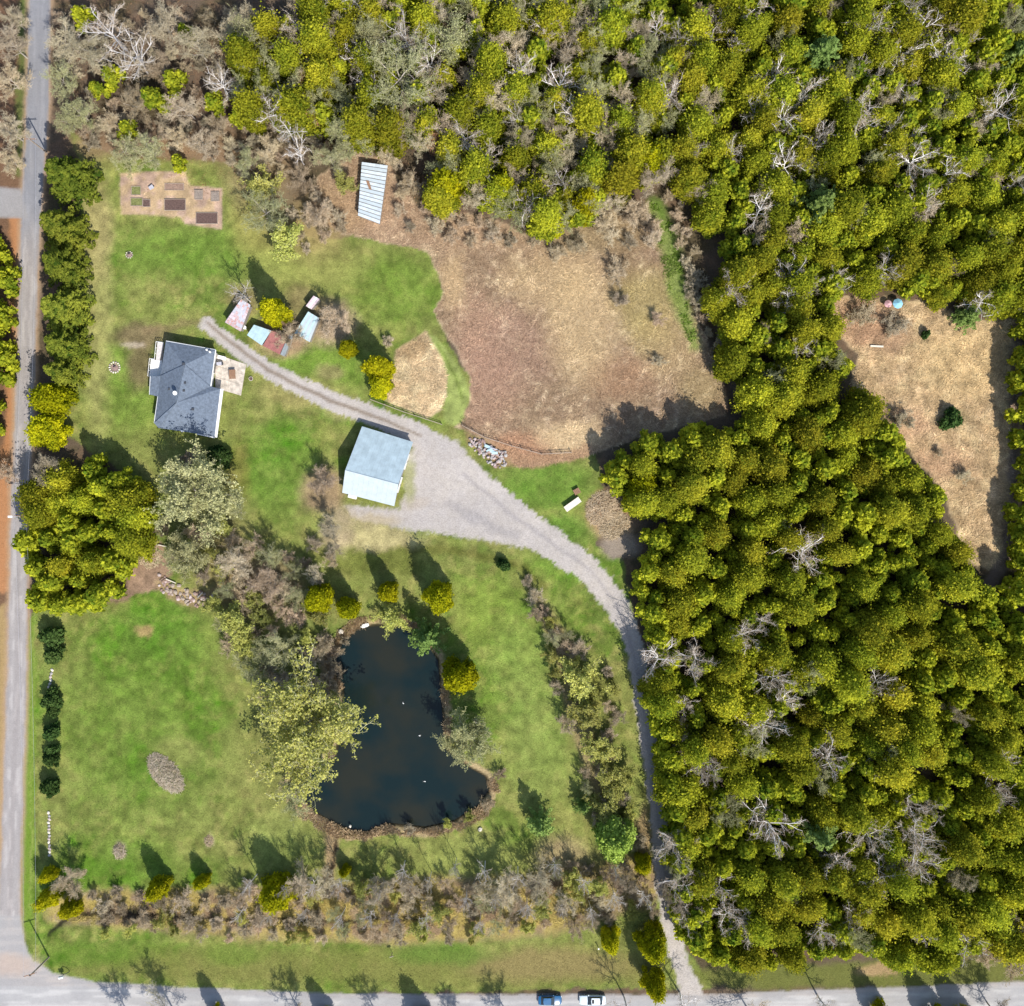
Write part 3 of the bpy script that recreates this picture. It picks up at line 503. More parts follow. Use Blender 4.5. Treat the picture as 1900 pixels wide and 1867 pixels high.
# ---------------- buildings ----------------
M['shingle'] = mat('roof_shingles', (0.135, 0.165, 0.21), 0.9, var=0.24, scale=2.2, bump=0.3)
M['white'] = mat('white_paint', (0.78, 0.78, 0.76), 0.6, var=0.05); M['siding'] = mat('pale_siding', (0.62, 0.60, 0.55), 0.7, var=0.07)
M['tin'] = mat('pale_blue_metal_roof', (0.37, 0.46, 0.50), 0.45, 0.0, 0.17, 0.7, spec=0.5, bump=0.05); M['tin2'] = mat('light_metal_roof', (0.42, 0.48, 0.51), 0.45, 0.0, 0.08, 0.9, spec=0.5)
M['barnwall'] = mat('weathered_boards', (0.28, 0.25, 0.22), 0.9, var=0.25, scale=4); M['deck'] = mat('bleached_deck_boards', (0.60, 0.56, 0.54), 0.8, var=0.12, scale=2)
M['glass'] = mat('window_glass', (0.03, 0.04, 0.05), 0.08, spec=0.6, var=0.1); M['dark'] = mat('dark_vent', (0.05, 0.055, 0.065), 0.7)
M['rust'] = mat('rusty_tin', (0.42, 0.16, 0.11), 0.7, var=0.3, scale=2.5, col2=(0.50, 0.46, 0.50)); M['greytin'] = mat('grey_tin', (0.42, 0.42, 0.47), 0.55, var=0.15, scale=2)
M['redroof'] = mat('faded_red_roof', (0.30, 0.12, 0.11), 0.85, var=0.25, scale=1.5, bump=0.2); M['slate'] = mat('grey_blue_roof_edge', (0.20, 0.23, 0.25), 0.7)
M['bluetin'] = mat('light_blue_tin', (0.40, 0.54, 0.58), 0.5, var=0.12, scale=1.2, spec=0.5); M['pinktin'] = mat('pinkish_tin', (0.55, 0.44, 0.47), 0.6, var=0.2, scale=3)
M['slat'] = mat('pale_translucent_sheet', (0.50, 0.56, 0.60), 0.4, var=0.16, scale=1.1, spec=0.5); M['concrete'] = mat('patio_concrete', (0.50, 0.44, 0.37), 0.9, var=0.34, scale=1.4, bump=0.1)
M['wood'] = mat('brown_wood', (0.26, 0.15, 0.09), 0.8, var=0.25, scale=5); M['oldwood'] = mat('grey_wood', (0.33, 0.27, 0.22), 0.9, var=0.25, scale=5)
M['soil'] = mat('garden_soil', (0.11, 0.07, 0.06), 0.95, var=0.4, scale=5, bump=0.6); M['stone'] = mat('pinkish_stone', (0.44, 0.36, 0.34), 0.9, var=0.3, scale=2, bump=0.3)
M['stone2'] = mat('grey_stone', (0.35, 0.33, 0.31), 0.9, var=0.3, scale=2); M['cream'] = mat('cream_paint', (0.66, 0.60, 0.50), 0.7, var=0.08); M['black'] = mat('black_plastic', (0.02, 0.02, 0.022), 0.6)
M['stonedark'] = mat('brown_stone', (0.26, 0.18, 0.16), 0.9, var=0.3, scale=2)
def roof_z(px, py, z): return (*W(px, py, z), z)
def zo(ox, oy, s): return lambda u, v: (ox+u/s, oy+v/s)
def seg_quads(name, A, B_, Cc, D, n, gap, th, m, parent, mats=None, rnd=0.0, seed=1):
    """n sheets side by side over the quad A-B-C-D; the strips run from side AB to side DC"""
    A, B_, Cc, D = map(Vector, (A, B_, Cc, D)); r = random.Random(seed)
    for i in range(n):
        a, b = (i+gap)/n, (i+1-gap)/n; dz = Vector((0, 0, r.uniform(-rnd, rnd)))
        P = [A.lerp(B_, a)+dz, A.lerp(B_, b)+dz, D.lerp(Cc, b)+dz, D.lerp(Cc, a)+dz]
        MB().slab([tuple(p) for p in P], th).build(name, (mats[i % len(mats)] if mats else m), parent)
def in_parent(root): # move parts built in world space under a root empty, keeping them in place
    bpy.context.view_layer.update()
    for c in list(root.children): c.matrix_parent_inverse = Matrix.Translation(-root.location)
# house
Z1 = zo(240, 580, 7.181)
def hp(u, v, z): return roof_z(*Z1(u, v), z)
E = 2.9; house = empty('house', (*W(*Z1(700, 1050)), 0), 0, 'single storey house with a dark blue grey shingled hip roof beside the driveway', 'house')
PT = dict(a=hp(485,385,E), b=hp(1145,500,E), c=hp(1078,985,E), d=hp(1212,1015,E), e=hp(1135,1662,E), s=hp(885,1612,E), f=hp(400,1540,E), g=hp(335,1470,E), w=hp(382,1118,E), k=hp(412,850,E), r1=hp(740,695,4.9), r2=hp(625,1205,5.3), n=hp(270,1093,E-0.35), m=hp(284,850,E-0.35))
def roofpart(name, keys, mt=M['shingle'], th=0.14):
    return MB().slab([PT[q] for q in keys], th).build(name, mt, house)
for q in (('a','r1','b'), ('b','r1','c'), ('c','r1','r2'), ('c','r2','d'), ('d','r2','e'), ('e','r2','s'), ('s','r2','f'), ('f','r2','g'), ('g','r2','w'), ('w','r2','k'), ('k','r2','r1'), ('k','r1','a'), ('w','k','m'), ('w','m','n')):
    pass
mb = MB()
for q in (('a','r1','b'), ('b','r1','c'), ('c','r1','r2'), ('c','r2','d'), ('d','r2','e'), ('e','r2','s'), ('s','r2','f'), ('f','r2','g'), ('g','r2','w'), ('w','r2','k'), ('k','r2','r1'), ('k','r1','a'), ('w','k','m'), ('w','m','n')):
    mb.add([PT[x] for x in q], [(0, 1, 2)])
roof = mb.build('roof', M['shingle'], house)
sm = roof.modifiers.new('thickness', 'SOLIDIFY'); sm.thickness = 0.16; sm.offset = -1
outl = ['a','b','c','d','e','f','g','w','n','m','k']
cenx = sum(PT[q][0] for q in outl)/len(outl); ceny = sum(PT[q][1] for q in outl)/len(outl)
wl = [(cenx+(PT[q][0]-cenx)*0.955, ceny+(PT[q][1]-ceny)*0.965) for q in outl]
MB().prism(wl, -0.3, E-0.40).build('wall', M['siding'], house)
for p, q in (('d','e'), ('c','b'), ('e','s'), ('g','w'), ('a','b'), ('m','n')):
    P0, P1 = Vector(PT[p]), Vector(PT[q]); dirn = (P1-P0).normalized(); nrm = Vector((dirn.y, -dirn.x, 0)); mid = (P0+P1)/2
    if (mid-Vector((cenx, ceny, mid.z))).dot(nrm) < 0: nrm = -nrm
    wd = 0.55 if (p, q) == ('d', 'e') else 0.16
    MB().slab([tuple(P0+Vector((0,0,-0.06))), tuple(P0+nrm*wd+Vector((0,0,-0.10))), tuple(P1+nrm*wd*0.8+Vector((0,0,-0.10))), tuple(P1+Vector((0,0,-0.06)))], 0.10).build('eaves_gutter', M['white'], house)
def on_roof(u, v):  # height of the roof under a zoom point, by casting on its triangles
    best = E
    for q in (('a','r1','b'), ('b','r1','c'), ('c','r1','r2'), ('c','r2','d'), ('d','r2','e'), ('e','r2','s'), ('s','r2','f'), ('f','r2','g'), ('g','r2','w'), ('w','r2','k'), ('k','r2','r1'), ('k','r1','a')):
        A_, B_, C_ = [Vector(PT[x]) for x in q]; x, y = W(*Z1(u, v), 4.2)
        den = (B_.y-C_.y)*(A_.x-C_.x)+(C_.x-B_.x)*(A_.y-C_.y)
        if abs(den) < 1e-6: continue
        l1 = ((B_.y-C_.y)*(x-C_.x)+(C_.x-B_.x)*(y-C_.y))/den; l2 = ((C_.y-A_.y)*(x-C_.x)+(A_.x-C_.x)*(y-C_.y))/den; l3 = 1-l1-l2
        if min(l1, l2, l3) >= -0.01: best = l1*A_.z+l2*B_.z+l3*C_.z
    return (*W(*Z1(u, v), 4.2), best)
p = on_roof(645, 1085); MB().tube((p[0], p[1], p[2]-0.2), (p[0], p[1], p[2]+1.1), 0.2, n=10).tube((p[0], p[1], p[2]+1.1), (p[0], p[1], p[2]+1.3), 0.42, 0.36, n=12).build('chimney_flue', M['white'], house)
for u, v in ((735,690),(755,940),(535,1020),(740,1045),(850,1290)):
    p = on_roof(u, v); MB().box((p[0], p[1], p[2]+0.12), (0.42, 0.42, 0.3)).build('roof_vent', M['dark'], house)
for u, v in ((1015,490),(1060,518),(685,1575)):
    p = on_roof(u, v); MB().tube((p[0], p[1], p[2]), (p[0], p[1], p[2]+0.45), 0.2, 0.18, n=8).build('vent_pipe', M['white'], house)
def wall_window(p, q, t, w=1.2, h=1.1, z=1.0, nm='window'):
    i, j = outl.index(p), outl.index(q); P0 = Vector((*wl[i], 0)); P1 = Vector((*wl[j], 0)); d = (P1-P0).normalized(); n_ = Vector((d.y, -d.x, 0)); c = P0.lerp(P1, t)
    if (c-Vector((cenx, ceny, 0))).dot(n_) < 0: n_ = -n_
    rz = math.atan2(d.y, d.x)
    f = MB().box((c.x+n_.x*0.03, c.y+n_.y*0.03, z+h/2), (w, 0.10, h), rz).build(nm, M['white'], house)
    g = MB().box((c.x+n_.x*0.06, c.y+n_.y*0.06, z+h/2), (w-0.16, 0.10, h-0.16), rz).build('pane', M['glass'], f); return f
for a_ in (('d','e',.25), ('d','e',.6), ('d','e',.85), ('e','f',.3), ('e','f',.7), ('a','b',.3), ('a','b',.7), ('g','w',.5)): wall_window(*a_)
wall_window('b', 'c', .45, 1.8, 2.1, 0.1, 'patio_door'); wall_window('k', 'a', .5, 0.95, 2.05, 0.3, 'back_door')
in_parent(house)
# west deck
deck = empty('deck', (*W(295, 672), 0), 0, 'bleached timber deck with white railing on the west side of the house', 'deck')
dk = [(*Z1(372,395),), (*Z1(455,405),), (*Z1(418,850),), (*Z1(262,850),), (*Z1(285,620),), (*Z1(350,628),)]
dkw = [(*W(a, b, 0.6),) for a, b in dk]
MB().prism(dkw, -0.2, 0.42).build('deck_base', M['oldwood'], deck)
A_, B_, C_, D_ = [Vector((*dkw[i], 0.5)) for i in (5, 1, 2, 3)]
seg_quads('deck_board', (*dkw[0], 0.5), (*dkw[5], 0.5), tuple(A_.lerp(Vector((dkw[1][0], dkw[1][1], 0.5)), 0)+Vector((0.75, -0.05, 0))), (*dkw[1], 0.5), 12, 0.04, 0.05, M['deck'], deck)
seg_quads('deck_board', (*dkw[4], 0.5), (*dkw[3], 0.5), (*dkw[2], 0.5), (*W(*Z1(435, 640), 0.6), 0.5), 14, 0.04, 0.05, M['white'], deck)
for i, j in ((0, 5), (5, 4), (4, 3), (0, 1)):
    a, b = Vector((*dkw[i], 0)), Vector((*dkw[j], 0)); MB().tube(a+Vector((0,0,1.4)), b+Vector((0,0,1.4)), 0.05, n=6).build('railing', M['white'], deck)
    for t in np.linspace(0, 1, 4): c = a.lerp(b, t); MB().box((c.x, c.y, 0.95), (0.09, 0.09, 0.95)).build('railing_post', M['white'], deck)
in_parent(deck)
# patio
pat = [Z1(1140,550), Z1(1330,600), Z1(1560,690), Z1(1490,1110), Z1(1240,1070), Z1(1150,990)]
pr = empty('patio', (*W(430, 695), 0), 0); tag(pr, 'cracked cream concrete patio east of the house', kind='structure')
pw = [W(a, b) for a, b in pat]
A4 = [Vector((*pw[0], 0.16)), Vector((*pw[2], 0.16)), Vector((*pw[3], 0.16)), Vector((*W(*Z1(1150, 1010)), 0.16))]
rp = random.Random(4)
for i in range(2):
    for j in range(3):
        def L(u, v): return A4[0].lerp(A4[1], u).lerp(A4[3].lerp(A4[2], u), v)
        q = [L(i/2+.003, j/3+.003), L((i+1)/2-.003, j/3+.003), L((i+1)/2-.003, (j+1)/3-.003), L(i/2+.003, (j+1)/3-.003)]; dz = rp.uniform(-0.012, 0.012)
        MB().slab([(v.x, v.y, v.z+dz) for v in q], 0.3).build('paving_slab', M['concrete'], pr)
in_parent(pr)
def box_thing(name, label, cat, px, py, build, rz=0, z=0):
    o = empty(name, (*W(px, py), z), rz, label, cat); build(o); return o
def table(o):
    for i in range(6): MB().box((-0.5+0.2*i, 0, 0.74), (0.18, 1.7, 0.05)).build('table_board', M['wood'], o)
    for sx_ in (-.45, .45):
        for sy_ in (-.7, .7): MB().box((sx_, sy_, 0.36), (0.08, 0.08, 0.72)).build('leg', M['wood'], o)
box_thing('patio_table', 'brown wooden table in the middle of the concrete patio', 'table', *Z1(1385, 830), table, 0.05, 0.16)
def grill(o):
    MB().box((0, 0, 0.55), (1.2, 0.5, 0.7)).build('cabinet', M['dark'], o); MB().slab([(-.45,-.28,1.12),(.45,-.28,1.12),(.45,.28,1.12),(-.45,.28,1.12)], 0.22).build('lid', M['greytin'], o)
    MB().box((0, -0.33, 1.0), (0.6, 0.04, 0.04)).build('handle', M['white'], o)
box_thing('barbecue_grill', 'grey barbecue grill on the patio against the house wall', 'grill', *Z1(1215, 690), grill, 0.1, 0.16)
def bench(o):
    for i in range(3): MB().box((0, -0.2+0.2*i, 0.45), (1.6, 0.17, 0.05)).build('seat_board', M['white'], o)
    for s_ in (-.7, .7): MB().box((s_, 0, 0.21), (0.08, 0.5, 0.42)).build('leg', M['white'], o)
    MB().box((0, 0.32, 0.75), (1.6, 0.05, 0.4)).build('backrest', M['white'], o)
box_thing('bench', 'white bench at the north end of the patio by the house corner', 'bench', *Z1(1240, 610), bench, -0.25, 0.16)
def planter(o):
    MB().tube((0,0,0), (0,0,.4), 0.28, 0.4, n=12).build('pot', M['cream'], o); MB().tube((0,0,.38), (0,0,.41), 0.34, n=12).build('soil', M['soil'], o)
box_thing('flower_pot', 'pale flower pot in the bed east of the patio', 'flower pot', *Z1(1625, 885), planter)
def stone_ring(name, label, px, py, R, n=14, fill=True):
    o = empty(name, (*W(px, py), 0), 0, label, 'fire pit'); r = random.Random(int(px))
    for i in range(n):
        a = i*6.283/n; MB().rock((math.cos(a)*R, math.sin(a)*R, 0.12), (R*0.26, R*0.20, 0.2), r).build('stone', M['cream'] if i % 3 else M['stone'], o)
    if fill: MB().tube((0,0,-0.05), (0,0,0.06), R*0.75, n=14).build('ash_bed', M['stonedark'], o); MB().tube((0.1,0.2,0.05), (-0.2,0.5,0.3), 0.1, n=6).tube((-.3,.1,.1), (.2,.35,.15), 0.09, n=6).build('charred_log', M['black'], o)
    return o
stone_ring('fire_pit', 'ring of pale stones with a dark centre on the lawn west of the house', 213, 682, 0.95)
stone_ring('fire_pit', 'small faint stone ring on the north lawn below the garden plot', 240, 473, 0.6, 10)
# barn: saltbox roof of metal sheets
barn = empty('barn', (*W(700, 865), 0), 0, 'large barn with a pale blue metal saltbox roof beside the gravel yard', 'barn')
RB = lambda px, py, z: roof_z(px, py, z)
nw, ne = RB(671.7,791.1,2.4), RB(766.4,820.3,2.4); rw, re = RB(640.4,872.6,5.2), RB(739.3,899,5.2); sw, se = RB(634.8,914.3,2.3), RB(731.6,939.4,2.3)
seg_quads('roof_sheet', nw, ne, re, rw, 11, 0.006, 0.06, M['tin'], barn, rnd=0.008)
seg_quads('roof_sheet', rw, re, se, sw, 11, 0.006, 0.06, M['tin2'], barn, rnd=0.008)  # sun-facing slope in a lighter tin, its sunlit brightness put into the colour
MB().tube(Vector(rw)+Vector((0,0,.03)), Vector(re)+Vector((0,0,.03)), 0.07, n=6).build('ridge_cap', M['tin2'], barn)
def inset(P, c, k): return (c[0]+(P[0]-c[0])*k, c[1]+(P[1]-c[1])*k, P[2])
bc = [sum(v[i] for v in (nw, ne, sw, se))/4 for i in (0, 1)]; q = [inset(P, bc, 0.95) for P in (nw, ne, re, se, sw, rw)]
wb_ = MB(); n6 = [(a[0], a[1], -0.3) for a in q]; t6 = [(a[0], a[1], a[2]-0.18) for a in q]
wb_.add(n6+t6, [(0,1,7,6), (1,2,8,7), (2,3,9,8), (3,4,10,9), (4,5,11,10), (5,0,6,11), (0,5,4,3,2,1)]).build('wall', M['barnwall'], barn)
eA, eB = Vector(q[1]), Vector(q[3]); ed = (eB-eA); ed.z = 0; rz = math.atan2(ed.y, ed.x); en = Vector((-ed.y, ed.x, 0)).normalized()
for t in (0.3, 0.68):
    c = Vector((eA.x, eA.y, 0)).lerp(Vector((eB.x, eB.y, 0)), t)+en*0.04; dd = MB().box((c.x, c.y, 1.25), (3.0, 0.1, 2.3), rz).build('door', M['white'], barn); MB().box((c.x+en.x*.07, c.y+en.y*.07, 1.1), (0.4, 0.08, 0.1), rz).build('handle', M['dark'], dd)
in_parent(barn)
box_thing('propane_tank', 'white tank lying against the south wall of the barn', 'tank', 655, 921, lambda o: (MB().tube((-.8,0,.55), (.8,0,.55), 0.42, n=14).build('tank_body', M['white'], o), MB().box((-.5,0,.1), (.15,.6,.3)).build('support', M['stone2'], o), MB().box((.5,0,.1), (.15,.6,.3)).build('support', M['stone2'], o)), -0.25)
def shed(name, label, corners, zs, roofmat, n=6, gap=0.01, mats=None, cat='shed', rnd=0.01, wall=M['barnwall'], part='roof_sheet', seed=2):
    T = [RB(a, b, z) for (a, b), z in zip(corners, zs)]; c = [sum(t[i] for t in T)/4 for i in (0, 1)]
    o = empty(name, (c[0], c[1], 0), 0, label, cat); seg_quads(part, *T, n, gap, 0.06, roofmat, o, mats=mats, rnd=rnd, seed=seed)
    q = [inset(P, c, 0.92) for P in T]; w_ = MB(); w_.add([(a[0], a[1], -0.3) for a in q]+[(a[0], a[1], a[2]-0.12) for a in q], [(0,1,5,4), (1,2,6,5), (2,3,7,6), (3,0,4,7), (4,5,6,7), (3,2,1,0)]).build('wall', wall, o)
    m_ = (Vector(q[3])+Vector(q[2]))/2; d = Vector(q[2])-Vector(q[3]); rz = math.atan2(d.y, d.x); nn = Vector((d.y, -d.x, 0)).normalized()
    if (m_-Vector((c[0], c[1], m_.z))).dot(nn) < 0: nn = -nn
    dr = MB().box((m_.x+nn.x*.05, m_.y+nn.y*.05, 0.95), (0.9, 0.06, 1.75), rz).build('door', M['oldwood'], o); MB().box((m_.x+nn.x*.1, m_.y+nn.y*.1, 0.95), (0.12, 0.06, 0.06), rz).build('handle', M['dark'], dr)
    in_parent(o); return o
Z2 = zo(400, 470, 7.308)
shed('shed', 'long shed with a patchy rust red and grey tin roof beside the driveway', [Z2(345,618), Z2(475,700), Z2(340,1062), Z2(125,935)], (2.9,2.5,2.3,2.5), None, 1, 0, [M['greytin']])
rs_ = bpy.data.objects['shed']; r_ = random.Random(8); T = [Vector(RB(*p, z)) for p, z in zip([Z2(345,618), Z2(475,700), Z2(340,1062), Z2(125,935)], (2.97,2.57,2.37,2.57))]
for i in range(9):
    for j in range(5):
        L = lambda u, v: T[0].lerp(T[1], u).lerp(T[3].lerp(T[2], u), v); g = 0.05
        P = [L((j+g)/5, (i+g)/9), L((j+1-g)/5, (i+g)/9), L((j+1-g)/5, (i+1-g)/9), L((j+g)/5, (i+1-g)/9)]
        pc = MB().slab([tuple(p-rs_.location) for p in P], 0.03).build('tin_patch', M['rust'] if r_.random() < (0.25+0.06*i) else M['greytin' if r_.random() < .55 else 'pinktin'], rs_)
shed('shed', 'small shed with a plain light blue tin roof next to the red roofed shed', [Z2(520,970), Z2(755,1050), Z2(625,1250), Z2(425,1110)], (2.4,2.4,2.6,2.6), M['bluetin'], 5)
shed('shed', 'low shed with a faded red roof and grey edge half under bare brush', [Z2(755,1052), Z2(985,1110), Z2(870,1372), Z2(640,1255)], (2.3,2.2,2.3,2.4), M['redroof'], 4)
shed('lean_to', 'narrow grey roofed lean-to along the east side of the red roofed shed', [Z2(990,1112), Z2(1060,1090), Z2(935,1400), Z2(876,1374)], (2.1,1.7,1.7,2.1), M['slate'], 2)
shed('shed', 'shed with a bright pale blue tin roof at the edge of a brown bare bush', [Z2(1255,790), Z2(1405,880), Z2(1275,1205), Z2(1065,1088)], (2.5,2.3,2.4,2.6), M['bluetin'], 6, 0.012, [M['bluetin'], M['tin2']])
shed('shed', 'tiny shed with a pinkish white tin roof north of the pale blue roofed shed', [Z2(1328,575), Z2(1412,622), Z2(1300,760), Z2(1222,715)], (2.1,2.0,2.0,2.1), M['pinktin'], 3, 0.03, [M['pinktin'], M['white']])
box_thing('rain_barrel', 'white barrel between the rusty shed and the blue roofed shed', 'barrel', *Z2(405, 1015), lambda o: (MB().tube((0,0,0), (0,0,.9), 0.3, 0.33, n=12).build('barrel_body', M['white'], o), MB().tube((0,0,.9), (0,0,.94), 0.34, n=12).build('lid', M['white'], o)))
# old greenhouse
Z3 = zo(640, 280, 12.45); gh = empty('greenhouse', (*W(690, 355), 0), 0, 'long narrow greenhouse roofed with pale blue sheets and dark gaps at the wood edge', 'greenhouse')
G = [RB(*Z3(390,250), 2.3), RB(*Z3(300,1500), 2.3), RB(*Z3(800,1690), 2.1), RB(*Z3(990,330), 2.1)]
seg_quads('roof_sheet', *G, 15, 0.085, 0.04, M['slat'], gh, rnd=0.03, mats=[M['slat'], M['tin2'], M['slat']])
gc = [sum(v[i] for v in G)/4 for i in (0, 1)]; q = [inset(P, gc, 0.95) for P in G]
MB().add([(a[0], a[1], -0.3) for a in q]+[(a[0], a[1], a[2]-0.2) for a in q], [(0,1,5,4), (1,2,6,5), (2,3,7,6), (3,0,4,7), (4,5,6,7), (3,2,1,0)]).build('wall', M['oldwood'], gh)
for k in (0.25, 0.5, 0.75):
    a, b = Vector(G[0]).lerp(Vector(G[3]), k), Vector(G[1]).lerp(Vector(G[2]), k); MB().tube(a-Vector((0,0,.09)), b-Vector((0,0,.09)), 0.04, n=4).build('rafter', M['oldwood'], gh)
c = Vector(G[0]).lerp(Vector(G[2]), 0.38); MB().slab([(c.x-.5,c.y+.9,2.36),(c.x+.1,c.y+.8,2.36),(c.x+.6,c.y-.9,2.36),(c.x+.1,c.y-.7,2.36)], 0.03).build('rusty_patch', M['wood'], gh)
in_parent(gh)
# garden beds
Z4 = zo(200, 290, 7.9167)
def bed(label, u0, v0, u1, v1, fill, hgt=0.3, rz=0, fr=M['oldwood']):
    c = Z4((u0+u1)/2, (v0+v1)/2); lx, ly = (u1-u0)/79.167, (v1-v0)/79.167; o = empty('raised_bed', (*W(*c), 0), rz, label, 'garden bed')
    for s_ in (-1, 1): MB().box((0, s_*ly/2, hgt/2), (lx+.1, .07, hgt)).build('board', fr, o); MB().box((s_*lx/2, 0, hgt/2-.003), (.07, ly-.08, hgt)).build('board', fr, o)
    MB().box((0, 0, hgt/2-.06), (lx-.07, ly-.07, hgt-.08)).build('soil', fill, o); r = random.Random(int(u0)); cl = MB()
    for i in range(int(lx*ly*5)): cl.rock((r.uniform(-.45,.45)*lx, r.uniform(-.42,.42)*ly, hgt-.1), (.11,.09,.07), r, 0)
    tag(cl.build('soil_clods', fill, o), kind='stuff'); return o
M['greenbed'] = mat('bed_weeds', (0.16, 0.17, 0.06), 0.9, var=0.35, scale=4); M['palebed'] = mat('bed_dry_soil', (0.25, 0.17, 0.13), 0.9, var=0.3, scale=4); M['greybed'] = mat('bed_cover', (0.24, 0.20, 0.17), 0.9, var=0.3, scale=4)
bed('dark soil bed in the centre of the garden plot', 840, 635, 1145, 798, M['soil']); bed('dark soil bed at the bottom right corner of the garden plot', 1302, 835, 1615, 995, M['soil'])
bed('faded brown double bed at the top of the garden plot', 840, 400, 1118, 500, M['palebed'], 0.15); bed('small square grey bed on the right side of the garden plot', 1285, 505, 1400, 640, M['greybed'], 0.45)
bed('small square bed with a purple dark corner at the right edge of the garden plot', 1525, 530, 1640, 662, M['greybed'], 0.4); bed('weedy green bed at the upper left of the garden plot', 350, 445, 485, 570, M['greenbed'], 0.15)
bed('olive weedy bed at the lower left of the garden plot', 340, 615, 510, 730, M['greenbed'], 0.15); bed('small dark bed next to the olive weedy bed', 520, 640, 625, 745, M['soil'], 0.25)
box_thing('wheelbarrow', 'grey wheelbarrow at the top left of the garden plot', 'wheelbarrow', *Z4(650, 465), lambda o: (MB().slab([(-.45,-.3,.6),(.4,-.35,.6),(.4,.35,.6),(-.45,.3,.6)], .25).build('tray', M['greytin'], o), MB().tube((.35,-.05,.2), (.35,.05,.2), .2, n=12).build('wheel', M['black'], o), MB().tube((-1.1,.25,.55), (.3,.2,.3), .025, n=5).build('handle', M['wood'], o), MB().tube((-1.1,-.25,.55), (.3,-.2,.3), .025, n=5).build('handle', M['wood'], o)), 0.6)
# stone pile, scrap, crates
Z5 = zo(830, 760, 5.2778); sp = empty('stone_pile', (*W(905, 838), 0), 0, 'heap of pinkish grey field stones by the fence', 'stone pile'); r = random.Random(3)
spP = [(210,285),(330,290),(480,400),(600,420),(610,520),(510,580),(400,520),(300,440),(215,340)]
k = 0
while k < 110:
    u, v = r.uniform(200, 620), r.uniform(280, 590)
    if sdpoly(np.array([u]), np.array([v]), spP)[0] > 0: continue
    x, y = W(*Z5(u, v)); s_ = r.uniform(.22, .52)
    MB().rock((x-sp.location.x, y-sp.location.y, r.uniform(.05, .4)), (s_, s_*r.uniform(.5,.9), s_*.6), r).build('stone', [M['stone'], M['stone2'], M['stone'], M['stonedark']][k % 4], sp); k += 1
o = empty('scrap_metal', (*W(*Z5(430, 395)), 0.45), -0.5, 'light grey blue scrap sheets lying on the stone pile', 'scrap metal')
for i, (a, b, l, w_, q) in enumerate(((-.7,.2,1.5,.5,.1), (.1,-.1,1.3,.6,-.3), (.9,-.2,1.0,.5,.5), (.4,.4,1.3,.2,.2), (-.4,-.35,.8,.3,.9))): MB().box((a, b, .12+.06*i), (l, w_, .05), q).build('metal_sheet', M['bluetin'] if i != 3 else M['greytin'], o)
box_thing('storage_chest', 'long cream white chest on the lawn beside the brown brush heap', 'chest', 1062, 936, lambda o: (MB().box((0,0,.5), (3.2,1.0,.9)).build('chest_body', M['cream'], o), MB().box((0,0,1.0), (3.3,1.1,.12)).build('lid', M['cream'], o), MB().box((0,-.54,.85), (.4,.05,.08)).build('handle', M['dark'], o)), 0.62)
box_thing('wooden_crate', 'orange brown wooden crate north of the cream white chest', 'crate', 1070, 912, lambda o: [MB().box((-.45+.3*i, 0, .72), (.26, 1.0, .06)).build('slat', M['wood'], o) for i in range(4)]+[MB().box((0, s_*.48, .35), (1.2, .06, .7)).build('side', M['wood'], o) for s_ in (-1, 1)], 0.5)
# ---------------- fence, poles, signs ----------------
def fence(label, P, step=2.2, h=1.15, rails=(0.45, 0.95), m=M['oldwood'], name='fence'):
    o = empty(name, (*W(*P[0]), 0), 0, label, 'fence'); pts = [Vector((*W(*p), 0))-o.location for p in P]; r = random.Random(len(P))
    for a, b in zip(pts[:-1], pts[1:]):
        n = max(1, round((b-a).length/step))
        for i in range(n+1):
            if i == n and b is not pts[-1]: continue
            c = a.lerp(b, i/n); MB().tube((c.x, c.y, -.2), (c.x+r.uniform(-.08,.08), c.y+r.uniform(-.08,.08), h+r.uniform(-.1,.15)), .08, .07, n=6).build('post', m, o)
            if i < n:
                d = a.lerp(b, (i+1)/n)
                for z in rails: MB().tube((c.x, c.y, z+r.uniform(-.04,.04)), (d.x, d.y, z+r.uniform(-.04,.04)), .05, n=5).build('rail', m, o)
    return o
fence('grey wooden rail fence along the driveway below the small dry grass island', [(688,742),(715,752),(750,765),(790,778),(820,788)])
fence('rough wooden rail fence along the south edge of the dry meadow behind the stone pile', [(858,790),(900,812),(950,828),(1005,843),(1060,840)])
def pole(label, px, py, h, arm=0, lamp=False):
    o = empty('utility_pole', (*W(px, py), 0), arm, label, 'utility pole'); MB().tube((0,0,-.3), (0,0,h), .17, .12, n=10).build('pole', M['oldwood'], o)
    MB().box((0, .16, h-.5), (2.4, .12, .14)).build('crossarm', M['wood'], o)
    for x in (-1.1, 0, 1.1): MB().tube((x, .16, h-.43), (x, .16, h-.18), .06, .04, n=6).build('insulator', M['greytin'], o)
    if lamp: a = MB().tube((0,0,h-1), (-1.6,0,h-.6), .05, n=6).build('lamp_arm', M['greytin'], o); MB().box((-1.9,0,h-.6), (.8,.35,.2)).build('lamp_head', M['white'], a)
    return o
p1 = pole('wooden utility pole leaning over the lane beside the northernmost spruce', 88, 284, 8.8, 0); p2 = pole('wooden utility pole with a street lamp beside the big cedar stand', 72, 958, 9.0, 0, True); p3 = pole('wooden utility pole at the corner where lane and road meet', 91, 1776, 9.5, 0.3)
p4 = pole('wooden utility pole in the top left corner by the lane', 95, -10, 9.0, 0)
